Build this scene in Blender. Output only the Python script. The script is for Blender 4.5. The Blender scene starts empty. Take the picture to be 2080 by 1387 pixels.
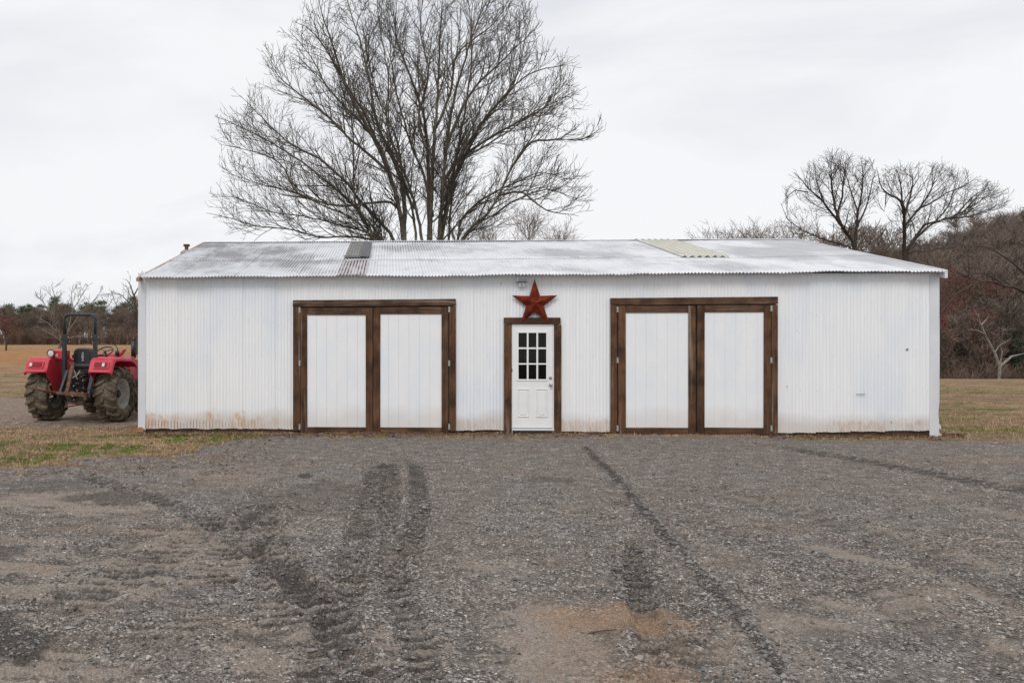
import bpy, math, random
import numpy as np
from mathutils import Vector, Matrix, Euler

# ------------------------------------------------------------------ camera, world, sun, exposure
scene = bpy.context.scene
C = scene.collection
F = 1618.0            # focal length in photograph pixels
CX, CY = 723.0, 693.0 # principal point (the lens is shifted sideways, verticals are parallel)
HC = 1.78             # eye height

cam_data = bpy.data.cameras.new('camera')
cam_data.sensor_width = 36.0
cam_data.lens = F / 2080 * 36.0
cam_data.shift_x = (1040 - CX) / 2080
cam_data.shift_y = 0.0
cam_data.clip_start = 0.1
cam_data.clip_end = 3000
cam = bpy.data.objects.new('camera', cam_data)
cam.location = (0, 0, HC)
cam.rotation_euler = (math.radians(90), 0, 0)
C.objects.link(cam)
scene.camera = cam

SUN_EL, SUN_AZ = math.radians(48), math.radians(203)   # azimuth clockwise from +Y
world = bpy.data.worlds.new('World')
scene.world = world
world.use_nodes = True
wn, wl = world.node_tree.nodes, world.node_tree.links
wn.clear()
out = wn.new('ShaderNodeOutputWorld')
bg = wn.new('ShaderNodeBackground'); bg.inputs['Strength'].default_value = 1.0
sky = wn.new('ShaderNodeTexSky'); sky.sky_type = 'NISHITA'; sky.sun_disc = False
sky.sun_elevation = SUN_EL; sky.sun_rotation = SUN_AZ
skm = wn.new('ShaderNodeVectorMath'); skm.operation = 'SCALE'; skm.inputs['Scale'].default_value = 0.08
wl.new(sky.outputs[0], skm.inputs[0])
tc = wn.new('ShaderNodeTexCoord')
mp = wn.new('ShaderNodeMapping'); mp.inputs['Scale'].default_value = (1.0, 1.0, 3.2)
mp.inputs['Rotation'].default_value = (0, 0.06, 0.4)
wl.new(tc.outputs['Generated'], mp.inputs['Vector'])
nz = wn.new('ShaderNodeTexNoise'); nz.inputs['Scale'].default_value = 1.7; nz.inputs['Detail'].default_value = 6
nz.inputs['Roughness'].default_value = 0.5; nz.inputs['Distortion'].default_value = 0.5
wl.new(mp.outputs[0], nz.inputs['Vector'])
rp = wn.new('ShaderNodeValToRGB')
rp.color_ramp.elements[0].position = 0.30; rp.color_ramp.elements[0].color = (0.70, 0.725, 0.785, 1)
rp.color_ramp.elements[1].position = 0.56; rp.color_ramp.elements[1].color = (0.95, 0.955, 0.975, 1)
wl.new(nz.outputs[0], rp.inputs[0])
mx = wn.new('ShaderNodeMix'); mx.data_type = 'RGBA'; mx.inputs['Factor'].default_value = 0.96
wl.new(skm.outputs[0], mx.inputs[6]); wl.new(rp.outputs[0], mx.inputs[7])
wl.new(mx.outputs[2], bg.inputs['Color']); wl.new(bg.outputs[0], out.inputs['Surface'])

sd = bpy.data.lights.new('sun', 'SUN')
sd.energy = 1.5; sd.angle = math.radians(22); sd.color = (1.0, 0.975, 0.95)
so = bpy.data.objects.new('sun', sd)
sdir = Vector((math.sin(SUN_AZ) * math.cos(SUN_EL), math.cos(SUN_AZ) * math.cos(SUN_EL), math.sin(SUN_EL)))
so.rotation_euler = sdir.to_track_quat('Z', 'Y').to_euler()
so.location = (-5, -10, 20)
C.objects.link(so)

scene.view_settings.view_transform = 'Standard'
scene.view_settings.look = 'None'
scene.view_settings.exposure = 0.0
scene.view_settings.gamma = 1.0
scene.view_settings.use_curve_mapping = False

# ------------------------------------------------------------------ numpy noise
def hsh(ix, iy, seed):
    h = (ix.astype(np.int64) * 374761393 + iy.astype(np.int64) * 668265263 + seed * 974634777) & 0xFFFFFFFF
    h = ((h ^ (h >> 13)) * 1274126177) & 0xFFFFFFFF
    h = h ^ (h >> 16)
    return (h & 0xFFFFFF) / float(0xFFFFFF)
def vnoise(x, y, seed=0):
    ix, iy = np.floor(x), np.floor(y)
    fx, fy = x - ix, y - iy
    fx = fx * fx * (3 - 2 * fx); fy = fy * fy * (3 - 2 * fy)
    a, b = hsh(ix, iy, seed), hsh(ix + 1, iy, seed)
    c, d = hsh(ix, iy + 1, seed), hsh(ix + 1, iy + 1, seed)
    return (a * (1 - fx) + b * fx) * (1 - fy) + (c * (1 - fx) + d * fx) * fy
def fbm(x, y, seed=0, octv=4, rough=0.5):
    s, a, t = 0, 1.0, 0
    for k in range(octv):
        s = s + a * vnoise(x * 2 ** k, y * 2 ** k, seed + k * 17); t += a; a *= rough
    return s / t
def smooth(a, b, x):
    t = np.clip((x - a) / (b - a), 0, 1)
    return t * t * (3 - 2 * t)

# ------------------------------------------------------------------ mesh helpers
class MB:
    """collects vertices and faces of ONE mesh object"""
    def __init__(s): s.v = []; s.f = []; s.m = []; s.mi = 0
    def add(s, vs, fs):
        o = len(s.v); s.v.extend([tuple(p) for p in vs])
        s.f.extend([tuple(i + o for i in f) for f in fs]); s.m.extend([s.mi] * len(fs)); return s
    def box(s, x0, x1, y0, y1, z0, z1):
        return s.add([(x0,y0,z0),(x1,y0,z0),(x1,y1,z0),(x0,y1,z0),(x0,y0,z1),(x1,y0,z1),(x1,y1,z1),(x0,y1,z1)],
                     [(0,3,2,1),(4,5,6,7),(0,1,5,4),(1,2,6,5),(2,3,7,6),(3,0,4,7)])
    def bar(s, p, q, w, h=None, up=(0,0,1)):
        """box beam from p to q"""
        h = h or w; p, q = Vector(p), Vector(q); t = (q - p).normalized(); up = Vector(up)
        if abs(t.dot(up)) > 0.97: up = Vector((0,1,0))
        a = t.cross(up).normalized() * (w / 2); b = a.cross(t).normalized() * (h / 2)
        vs = [p-a-b, p+a-b, p+a+b, p-a+b, q-a-b, q+a-b, q+a+b, q-a+b]
        return s.add(vs, [(0,1,2,3),(7,6,5,4),(0,4,5,1),(1,5,6,2),(2,6,7,3),(3,7,4,0)])
    def tube(s, pts, r, n=10, cap=True):
        pts = [Vector(p) for p in pts]
        rs = r if isinstance(r, (list, tuple)) else [r] * len(pts)
        vs, fs = [], []; a = None
        for i, p in enumerate(pts):
            t = (pts[min(i+1, len(pts)-1)] - pts[max(i-1, 0)]).normalized()
            if a is None:
                a = t.orthogonal().normalized()
            else:
                a = (a - t * a.dot(t)).normalized()
            b = t.cross(a)
            for k in range(n):
                g = 2 * math.pi * k / n
                vs.append(p + (a * math.cos(g) + b * math.sin(g)) * rs[i])
        for i in range(len(pts) - 1):
            for k in range(n):
                k2 = (k + 1) % n
                fs.append((i*n+k, i*n+k2, (i+1)*n+k2, (i+1)*n+k))
        if cap:
            fs.append(tuple(range(n))[::-1]); fs.append(tuple((len(pts)-1)*n + k for k in range(n)))
        return s.add(vs, fs)
    def lathe(s, prof, c=(0,0,0), axis='x', n=32):
        """prof: list of (offset along the axis, radius)"""
        vs, fs = [], []; c = Vector(c)
        for (o, r) in prof:
            for k in range(n):
                g = 2 * math.pi * k / n; ca, sa = math.cos(g) * r, math.sin(g) * r
                vs.append(c + Vector({'x': (o, ca, sa), 'y': (ca, o, sa), 'z': (ca, sa, o)}[axis]))
        for i in range(len(prof) - 1):
            for k in range(n):
                k2 = (k + 1) % n; fs.append((i*n+k, i*n+k2, (i+1)*n+k2, (i+1)*n+k))
        return s.add(vs, fs)
    def prism(s, poly, lo, hi, axis='x'):
        """extrude a 2-D outline along an axis"""
        def P(a, b, o): return {'x': (o, a, b), 'y': (a, o, b), 'z': (a, b, o)}[axis]
        n = len(poly)
        vs = [P(a, b, lo) for a, b in poly] + [P(a, b, hi) for a, b in poly]
        fs = [tuple(range(n))[::-1], tuple(range(n, 2*n))] + [(i, (i+1) % n, n + (i+1) % n, n + i) for i in range(n)]
        return s.add(vs, fs)
    def build(s, name, mats, parent=None, smooth=False, bevel=0, loc=None, fix=True):
        me = bpy.data.meshes.new(name)
        me.from_pydata(s.v, [], s.f)
        if fix:
            import bmesh
            bm = bmesh.new(); bm.from_mesh(me); bmesh.ops.recalc_face_normals(bm, faces=bm.faces); bm.to_mesh(me); bm.free()
        o = bpy.data.objects.new(name, me)
        for m in (mats if isinstance(mats, (list, tuple)) else [mats]): me.materials.append(m)
        if max(s.m, default=0) > 0: me.polygons.foreach_set('material_index', s.m)
        if smooth: me.polygons.foreach_set('use_smooth', [True] * len(me.polygons))
        C.objects.link(o)
        if parent: o.parent = parent
        if loc: o.location = loc
        if bevel:
            b = o.modifiers.new('bevel', 'BEVEL'); b.width = bevel; b.segments = 2; b.limit_method = 'ANGLE'; b.angle_limit = math.radians(40)
        return o

def np_mesh(name, verts, faces, mats, parent=None, smooth=False, matidx=None, attrs=None, fattr=None):
    """verts (N,3), faces (M,k) -> one mesh object, fast"""
    me = bpy.data.meshes.new(name)
    verts = np.ascontiguousarray(verts, dtype=np.float32); faces = np.ascontiguousarray(faces, dtype=np.int32)
    k = faces.shape[1]
    me.vertices.add(len(verts)); me.vertices.foreach_set('co', verts.ravel())
    me.loops.add(faces.size); me.loops.foreach_set('vertex_index', faces.ravel())
    me.polygons.add(len(faces)); me.polygons.foreach_set('loop_start', np.arange(0, faces.size, k, dtype=np.int32))
    me.polygons.foreach_set('loop_total', np.full(len(faces), k, dtype=np.int32))
    if matidx is not None: me.polygons.foreach_set('material_index', np.asarray(matidx, dtype=np.int32))
    me.polygons.foreach_set('use_smooth', np.full(len(faces), smooth, dtype=bool))
    for m in (mats if isinstance(mats, (list, tuple)) else [mats]): me.materials.append(m)
    me.update(calc_edges=True)
    for n, a in (attrs or {}).items():
        at = me.attributes.new(n, 'FLOAT', 'POINT'); at.data.foreach_set('value', np.ascontiguousarray(a, dtype=np.float32))
    o = bpy.data.objects.new(name, me)
    C.objects.link(o)
    if parent: o.parent = parent
    return o

def tag(o, label=None, cat=None, group=None, kind=None):
    if label: o['label'] = label
    if cat: o['category'] = cat
    if group: o['group'] = group
    if kind: o['kind'] = kind
    return o
def empty(name, loc=(0,0,0), rz=0.0):
    o = bpy.data.objects.new(name, None); C.objects.link(o)
    o.location = loc; o.rotation_euler = (0, 0, rz); o.empty_display_size = 0.3
    return o

# ------------------------------------------------------------------ material helpers
class NT:
    def __init__(s, name):
        s.m = bpy.data.materials.new(name); s.m.use_nodes = True
        s.n = s.m.node_tree.nodes; s.l = s.m.node_tree.links
        s.b = s.n['Principled BSDF']; s.co = s.n.new('ShaderNodeTexCoord')
    def set(s, **kw):
        for k, v in kw.items():
            s.put(v, s.b.inputs[k.replace('_', ' ')])
        return s
    def put(s, v, inp):
        if isinstance(v, bpy.types.NodeSocket): s.l.new(v, inp)
        elif isinstance(v, tuple) and len(v) == 3 and inp.type == 'RGBA': inp.default_value = (*v, 1)
        else: inp.default_value = v
    def obj(s): return s.co.outputs['Object']
    def map(s, vec, scale=(1,1,1), rot=(0,0,0), loc=(0,0,0)):
        m = s.n.new('ShaderNodeMapping'); s.l.new(vec, m.inputs[0])
        m.inputs['Scale'].default_value = scale; m.inputs['Rotation'].default_value = rot; m.inputs['Location'].default_value = loc
        return m.outputs[0]
    def noise(s, vec, scale, detail=4, rough=0.55, dist=0.0):
        t = s.n.new('ShaderNodeTexNoise'); s.l.new(vec, t.inputs['Vector'])
        t.inputs['Scale'].default_value = scale; t.inputs['Detail'].default_value = detail
        t.inputs['Roughness'].default_value = rough; t.inputs['Distortion'].default_value = dist
        return t.outputs['Fac']
    def vor(s, vec, scale, out='Color', feature='F1', rnd=1.0):
        t = s.n.new('ShaderNodeTexVoronoi'); s.l.new(vec, t.inputs['Vector']); t.feature = feature
        t.inputs['Scale'].default_value = scale; t.inputs['Randomness'].default_value = rnd
        return t.outputs[out]
    def ramp(s, v, *stops):
        r = s.n.new('ShaderNodeValToRGB'); s.l.new(v, r.inputs[0]); e = r.color_ramp.elements
        while len(e) < len(stops): e.new(0.5)
        for i, (p, c) in enumerate(stops):
            e[i].position = p; e[i].color = (c, c, c, 1) if not isinstance(c, tuple) else (*c, 1)
        return r.outputs[0]
    def mix(s, f, a, b, mode='MIX'):
        m = s.n.new('ShaderNodeMix'); m.data_type = 'RGBA'; m.blend_type = mode
        s.put(f, m.inputs[0]); s.put(a, m.inputs[6]); s.put(b, m.inputs[7]); return m.outputs[2]
    def math(s, op, a, b=0.0, clamp=False):
        m = s.n.new('ShaderNodeMath'); m.operation = op; m.use_clamp = clamp
        s.put(a, m.inputs[0]); s.put(b, m.inputs[1]); return m.outputs[0]
    def sep(s, v):
        m = s.n.new('ShaderNodeSeparateXYZ'); s.l.new(v, m.inputs[0]); return m.outputs
    def attr(s, name, out='Fac'):
        a = s.n.new('ShaderNodeAttribute'); a.attribute_name = name; return a.outputs[out]
    def rand(s):
        a = s.n.new('ShaderNodeObjectInfo'); return a.outputs['Random']
    def bump(s, h, strength=0.5, dist=0.01):
        b = s.n.new('ShaderNodeBump'); b.inputs['Strength'].default_value = strength; b.inputs['Distance'].default_value = dist
        s.l.new(h, b.inputs['Height']); s.l.new(b.outputs[0], s.b.inputs['Normal']); return s

def simple(name, col, rough=0.6, metal=0.0, var=0.25, scale=8, bump=0.0, spec=0.5):
    t = NT(name); n = t.noise(t.obj(), scale, 5)
    d = tuple(c * (1 - var) for c in col); l = tuple(min(1, c * (1 + var)) for c in col)
    t.set(Base_Color=t.ramp(n, (0.3, d), (0.7, l)), Roughness=rough, Metallic=metal, Specular_IOR_Level=spec)
    if bump: t.bump(t.noise(t.obj(), scale * 6, 4), bump, 0.01)
    return t.m

# white painted corrugated wall sheets (object coordinates are the barn's own)
def m_wall():
    t = NT('white_painted_sheet_metal'); o = t.obj(); xyz = t.sep(o)
    base = t.ramp(t.noise(t.map(o, (0.9, 1, 0.5)), 1.1, 4, 0.5), (0.35, (0.74, 0.785, 0.84)), (0.5, (0.83, 0.84, 0.85)), (0.7, (0.85, 0.855, 0.86)))
    st = t.noise(t.map(o, (30, 1, 0.6)), 1.0, 3)
    base = t.mix(t.ramp(st, (0.35, 0.22), (0.65, 0.0)), base, (0.62, 0.62, 0.62))
    # splashed dirt near the ground
    z = xyz[2]
    zt = t.math('ADD', z, t.math('MULTIPLY', t.noise(t.map(o, (1.2, 1, 1.2)), 1.0, 4), -0.42))
    dirt = t.ramp(zt, (0.0, 0.55), (0.22, 0.0))
    base = t.mix(dirt, base, (0.50, 0.43, 0.36))
    # rust stains near the ground in patches
    ru = t.math('ADD', z, t.math('MULTIPLY', t.noise(t.map(o, (5, 1, 1.0)), 1.0, 5, 0.7), -0.5))
    rm = t.ramp(ru, (0.0, 1.0), (0.06, 0.0))
    patch = t.ramp(t.noise(t.map(o, (0.55, 1, 0.01), loc=(3.7, 0, 0)), 1.0, 2), (0.46, 0.0), (0.56, 0.9))
    fine = t.ramp(t.noise(t.map(o, (16, 4, 5)), 1.0, 4, 0.7), (0.42, 0.0), (0.60, 0.9))
    rust = t.math('MULTIPLY', t.math('MULTIPLY', rm, patch), fine)
    base = t.mix(t.math('MULTIPLY', rust, 0.6), base, (0.44, 0.26, 0.15))
    # rusted-through slots between the ribs at the far left foot
    ph = t.math('COSINE', t.math('MULTIPLY', xyz[0], 2 * math.pi / 0.0635))
    slot = t.ramp(ph, (0.80, 0.0), (0.93, 1.0))
    lowz = t.ramp(t.math('ADD', z, t.math('MULTIPLY', t.noise(t.map(o, (3.0, 1, 6.0)), 1.0, 4, 0.7), -0.42)), (0.0, 1.0), (0.03, 0.0))
    left = t.ramp(xyz[0], (0.10, 1.0), (0.32, 0.0))
    lf = t.math('MULTIPLY', t.math('MULTIPLY', slot, lowz), t.ramp(t.math('MULTIPLY', xyz[0], 0.1), (0.12, 0.85), (0.30, 0.0)))
    lu = t.ramp(t.math('MULTIPLY', xyz[0], 0.1), (0.24, 1.0), (0.34, 0.0))
    lz = t.ramp(t.math('ADD', z, t.math('MULTIPLY', t.noise(t.map(o, (2.2, 1, 2.0)), 1.0, 5, 0.7), -0.62)), (0.0, 1.0), (0.08, 0.0))
    og = t.math('MULTIPLY', t.math('MULTIPLY', lu, lz), t.ramp(t.noise(t.map(o, (9, 4, 6), loc=(2, 0, 0)), 1.0, 5, 0.7), (0.42, 0.0), (0.60, 0.8)))
    og = t.math('MULTIPLY', og, t.ramp(t.noise(t.map(o, (1.1, 1, 0.01), loc=(1.3, 0, 0)), 1.0, 3, 0.6), (0.44, 0.15), (0.56, 1.0)))
    base = t.mix(og, base, (0.56, 0.33, 0.17))
    base = t.mix(lf, base, (0.07, 0.035, 0.025))
    # small scuffs
    sc = t.ramp(t.noise(o, 14, 3, 0.5), (0.755, 0.0), (0.77, 0.6))
    base = t.mix(sc, base, (0.3, 0.29, 0.28))
    t.set(Base_Color=base, Roughness=0.55, Specular_IOR_Level=0.35)
    t.bump(t.noise(o, 40, 4), 0.12, 0.01)
    return t.m
M = {}
M['wall'] = m_wall()
def m_roof():
    t = NT('worn_white_roof_metal'); o = t.obj(); xyz = t.sep(o)
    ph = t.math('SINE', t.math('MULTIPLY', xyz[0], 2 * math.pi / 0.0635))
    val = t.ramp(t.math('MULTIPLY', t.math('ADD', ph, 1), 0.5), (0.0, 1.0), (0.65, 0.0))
    big = t.noise(t.map(o, (0.9, 0.9, 0), rot=(0, 0, 0.25)), 1.0, 6, 0.68, 0.6)
    streak = t.noise(t.map(o, (9.0, 1.1, 0)), 1.0, 6, 0.72)
    w = t.math('ADD', t.math('ADD', t.math('MULTIPLY', big, 0.62), t.math('MULTIPLY', streak, 0.30)), t.math('MULTIPLY', t.math('SUBTRACT', t.attr('worn'), 0.25), 0.24))
    worn = t.ramp(w, (0.42, 0.0), (0.58, 1.0))
    base = t.ramp(t.noise(o, 2.5, 5), (0.3, (0.62, 0.635, 0.66)), (0.7, (0.74, 0.75, 0.765)))
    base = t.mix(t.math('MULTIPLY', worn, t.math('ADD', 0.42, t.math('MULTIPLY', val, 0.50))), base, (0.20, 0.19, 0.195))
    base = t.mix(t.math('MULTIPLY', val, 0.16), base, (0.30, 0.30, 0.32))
    br = t.ramp(t.noise(t.map(o, (0.8, 1.2, 0), loc=(7, 2, 0)), 1.0, 5, 0.7), (0.62, 0.0), (0.76, 0.5))
    base = t.mix(br, base, (0.20, 0.13, 0.10))
    t.set(Base_Color=base, Roughness=0.5, Specular_IOR_Level=0.4)
    t.bump(t.noise(o, 25, 4), 0.15, 0.01)
    return t.m
M['roof'] = m_roof()
def m_wood(name, dark, light, axis):
    t = NT(name); o = t.obj()
    sc = {'x': (1.2, 26, 26), 'z': (26, 26, 1.2)}[axis]
    r = t.n.new('ShaderNodeObjectInfo'); off = t.n.new('ShaderNodeVectorMath'); off.operation = 'ADD'
    sx = t.n.new('ShaderNodeCombineXYZ'); t.l.new(t.math('MULTIPLY', r.outputs['Random'], 37.0), sx.inputs[0])
    t.l.new(t.math('MULTIPLY', r.outputs['Random'], 11.0), sx.inputs[2])
    t.l.new(o, off.inputs[0]); t.l.new(sx.outputs[0], off.inputs[1]); v = off.outputs[0]
    g = t.noise(t.map(v, sc), 1.0, 7, 0.72, 1.2)
    col = t.ramp(g, (0.28, dark), (0.55, tuple((a + b) / 2 for a, b in zip(dark, light))), (0.78, light))
    big = t.noise(v, 2.2, 4, 0.6)
    col = t.mix(t.ramp(big, (0.42, 0.0), (0.62, 0.75)), col, tuple(c * 0.42 for c in dark))
    gr = t.noise(t.map(v, tuple(c * .35 for c in sc)), 1.0, 5, 0.7)
    col = t.mix(t.ramp(gr, (0.55, 0.0), (0.72, 0.8)), col, (0.34, 0.27, 0.22))
    col = t.mix(t.math('MULTIPLY', r.outputs['Random'], 0.28), col, (0.045, 0.025, 0.014))
    t.set(Base_Color=col, Roughness=0.75, Specular_IOR_Level=0.25)
    t.bump(g, 0.5, 0.006); return t.m
M['wood_x'] = m_wood('brown_stained_wood_lying', (0.044, 0.021, 0.012), (0.240, 0.130, 0.072), 'x')
M['wood_z'] = m_wood('brown_stained_wood_upright', (0.046, 0.020, 0.011), (0.240, 0.122, 0.060), 'z')
def m_plank():
    t = NT('white_painted_plank'); o = t.obj(); z = t.sep(o)[2]
    col = t.ramp(t.noise(t.map(o, (2, 1, 1)), 1.6, 4), (0.35, (0.77, 0.80, 0.83)), (0.6, (0.83, 0.83, 0.83)))
    zt = t.math('ADD', z, t.math('MULTIPLY', t.noise(o, 2.0, 4), -0.45))
    col = t.mix(t.ramp(zt, (0.05, 0.4), (0.33, 0.0)), col, (0.55, 0.50, 0.45))
    g = t.noise(t.map(o, (3, 3, 55)), 1.0, 4, 0.7)
    col = t.mix(t.ramp(g, (0.60, 0.0), (0.72, 0.16)), col, (0.45, 0.44, 0.43))
    t.set(Base_Color=col, Roughness=0.6, Specular_IOR_Level=0.3); t.bump(g, 0.35, 0.006); return t.m
M['plank'] = m_plank()
M['door_white'] = simple('white_door_paint', (0.80, 0.80, 0.79), 0.45, var=0.03, scale=3)
M['trim_white'] = simple('white_trim_metal', (0.64, 0.655, 0.68), 0.5, var=0.06, scale=2.5, bump=0.06)
M['steel'] = simple('galvanised_hinge', (0.42, 0.42, 0.41), 0.4, metal=0.3, var=0.35, scale=60)
M['screw'] = simple('painted_screw_head', (0.55, 0.54, 0.53), 0.5, var=0.4, scale=3)
M['nickel'] = simple('satin_nickel', (0.45, 0.42, 0.38), 0.25, metal=1.0, var=0.1)
M['dark'] = simple('dark_metal', (0.05, 0.045, 0.04), 0.6, var=0.3)
M['brick'] = simple('red_brown_foundation', (0.075, 0.042, 0.030), 0.95, var=0.6, scale=14, bump=0.6)
def m_glass():
    t = NT('door_glass'); n = t.noise(t.obj(), 9, 3)
    t.set(Base_Color=(0.35, 0.33, 0.32), Roughness=0.03, Transmission_Weight=1.0, IOR=1.3, Specular_IOR_Level=0.3)
    return t.m
M['glass'] = m_glass()
def m_rust():
    t = NT('rusty_painted_star'); o = t.obj()
    n = t.noise(o, 9, 7, 0.75, 0.6)
    col = t.ramp(n, (0.30, (0.040, 0.007, 0.004)), (0.47, (0.125, 0.014, 0.006)), (0.60, (0.19, 0.036, 0.010)), (0.74, (0.14, 0.065, 0.022)))
    t.set(Base_Color=col, Roughness=0.7, Specular_IOR_Level=0.15); t.bump(t.noise(o, 60, 4), 0.3, 0.004); return t.m
M['star'] = m_rust()
M['rake'] = simple('orange_brown_rake_board', (0.30, 0.19, 0.12), 0.8, var=0.4, scale=5)
M['rust'] = simple('rusty_iron', (0.125, 0.055, 0.030), 0.85, var=0.55, scale=14, bump=0.4)
M['red'] = simple('red_tractor_paint', (0.54, 0.010, 0.040), 0.30, var=0.16, scale=5)
def m_red():
    t = NT('dusty_red_tractor_paint'); o = t.obj(); z = t.sep(o)[2]
    col = t.ramp(t.noise(o, 4, 4), (0.3, (0.46, 0.009, 0.034)), (0.7, (0.56, 0.012, 0.045)))
    dn = t.noise(o, 11, 6, 0.72); low = t.ramp(z, (0.55, 0.32), (1.25, 0.10))
    dust = t.math('MULTIPLY', t.ramp(dn, (0.38, 0.0), (0.66, 1.6)), low)
    col = t.mix(dust, col, (0.30, 0.22, 0.16))
    t.set(Base_Color=col, Roughness=t.ramp(dn, (0.3, 0.25), (0.7, 0.6))); return t.m
M['red'] = m_red()
M['redlens'] = simple('red_lamp_lens', (0.22, 0.004, 0.010), 0.15, var=0.2, scale=30)
M['lens'] = simple('clear_lamp_lens', (0.62, 0.60, 0.57), 0.15, var=0.25, scale=40)
M['black'] = simple('black_painted_steel', (0.020, 0.022, 0.026), 0.42, var=0.4, scale=10)
M['seat'] = simple('black_vinyl', (0.022, 0.023, 0.027), 0.5, var=0.25, scale=12)
M['grease'] = simple('dark_greasy_iron', (0.022, 0.020, 0.019), 0.6, var=0.6, scale=18, bump=0.3)
M['grey'] = simple('grey_plastic', (0.25, 0.26, 0.27), 0.5, var=0.15)
M['silver'] = simple('silver_wheel_paint', (0.36, 0.35, 0.32), 0.5, var=0.35, scale=7)
M['yellow'] = simple('yellow_paint', (0.55, 0.42, 0.04), 0.5)
def m_tyre():
    t = NT('muddy_tyre_rubber'); o = t.obj()
    mud = t.ramp(t.noise(o, 4.5, 6, 0.65, 0.5), (0.36, 0.1), (0.60, 0.95))
    col = t.mix(mud, (0.028, 0.025, 0.022), t.ramp(t.noise(o, 25, 4), (0.3, (0.12, 0.095, 0.065)), (0.7, (0.29, 0.235, 0.165))))
    t.set(Base_Color=col, Roughness=0.9, Specular_IOR_Level=0.2); t.bump(t.noise(o, 50, 4), 0.4, 0.01); return t.m
M['tyre'] = m_tyre()
def m_bark(name, a, b, lich=None, sc=6):
    t = NT(name); o = t.obj(); g = t.noise(t.map(o, (3, 3, 1)), sc, 5, 0.65)
    col = t.ramp(g, (0.32, a), (0.68, b))
    if lich: col = t.mix(t.ramp(t.noise(o, 3.2, 5, 0.65), (0.5, 0.0), (0.64, 0.75)), col, lich)
    t.set(Base_Color=col, Roughness=0.9, Specular_IOR_Level=0.15); t.bump(g, 0.6, 0.02); return t.m
M['bark'] = m_bark('grey_brown_bark', (0.045, 0.036, 0.028), (0.15, 0.125, 0.10), (0.17, 0.17, 0.12))
M['twig'] = m_bark('brown_twigs', (0.052, 0.042, 0.036), (0.110, 0.088, 0.072))
M['bark_dark'] = m_bark('dark_bark', (0.035, 0.028, 0.024), (0.10, 0.083, 0.07))
M['twig_grey'] = m_bark('grey_brown_twigs', (0.115, 0.088, 0.072), (0.235, 0.185, 0.15), sc=2)
M['bark_grey'] = m_bark('grey_wood_trunks', (0.075, 0.062, 0.054), (0.20, 0.175, 0.155))
M['bark_pale'] = m_bark('pale_lichened_bark', (0.08, 0.068, 0.056), (0.28, 0.25, 0.21), (0.20, 0.21, 0.155))
M['bark_white'] = m_bark('weathered_white_bark', (0.07, 0.058, 0.05), (0.42, 0.38, 0.33))
M['pine'] = simple('pine_needles', (0.062, 0.085, 0.028), 0.8, var=0.45, scale=0.8)
M['rustleaf'] = simple('clinging_red_brown_leaves', (0.125, 0.048, 0.032), 0.85, var=0.5, scale=2.0)
M['brush'] = m_bark('brown_brushwood', (0.12, 0.085, 0.066), (0.25, 0.18, 0.135), sc=2)
M['needle_dark'] = simple('dark_evergreen_foliage', (0.028, 0.040, 0.018), 0.85, var=0.4, scale=1.0)
# ------------------------------------------------------------------ pixel -> world helpers (surveying the photograph)
def ray(px, py): return Vector(((px - CX) / F, 1.0, (CY - py) / F))
def at(px, py, Y):
    r = ray(px, py); return Vector((r.x * Y, Y, HC + r.z * Y))
def gnd(px, py):
    Y = HC * F / (py - CY); return ((px - CX) / F * Y, Y)

# ------------------------------------------------------------------ terrain height
def terrain(x, y):
    x = np.asarray(x, dtype=float); y = np.asarray(y, dtype=float)
    a = x / np.maximum(y, 1.0)
    right = smooth(0.45, 0.62, a)
    z = (1 - right) * (0.85 * smooth(30, 100, y) + 0.32 * smooth(100, 200, y))
    z = z + right * (-2.6 * smooth(37, 58, y) + (5 + 16 * smooth(0.5, 0.88, a)) * smooth(66, 160, y))
    return z

# ------------------------------------------------------------------ ground marks
def polydist(x, y, pts):
    """distance to a polyline, arc length along it, signed side"""
    best = np.full(x.shape, 1e9); arc = np.zeros_like(x); side = np.zeros_like(x); acc = 0.0
    for (x0, y0), (x1, y1) in zip(pts[:-1], pts[1:]):
        dx, dy = x1 - x0, y1 - y0; L = math.hypot(dx, dy)
        t = np.clip(((x - x0) * dx + (y - y0) * dy) / (L * L), 0, 1)
        ex, ey = x - (x0 + t * dx), y - (y0 + t * dy); d = np.hypot(ex, ey)
        m = d < best
        best = np.where(m, d, best); arc = np.where(m, acc + t * L, arc); side = np.where(m, np.sign(dx * ey - dy * ex), side)
        acc += L
    return best, arc, side
def P(*pp): return [gnd(a, b) for a, b in pp]
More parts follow.
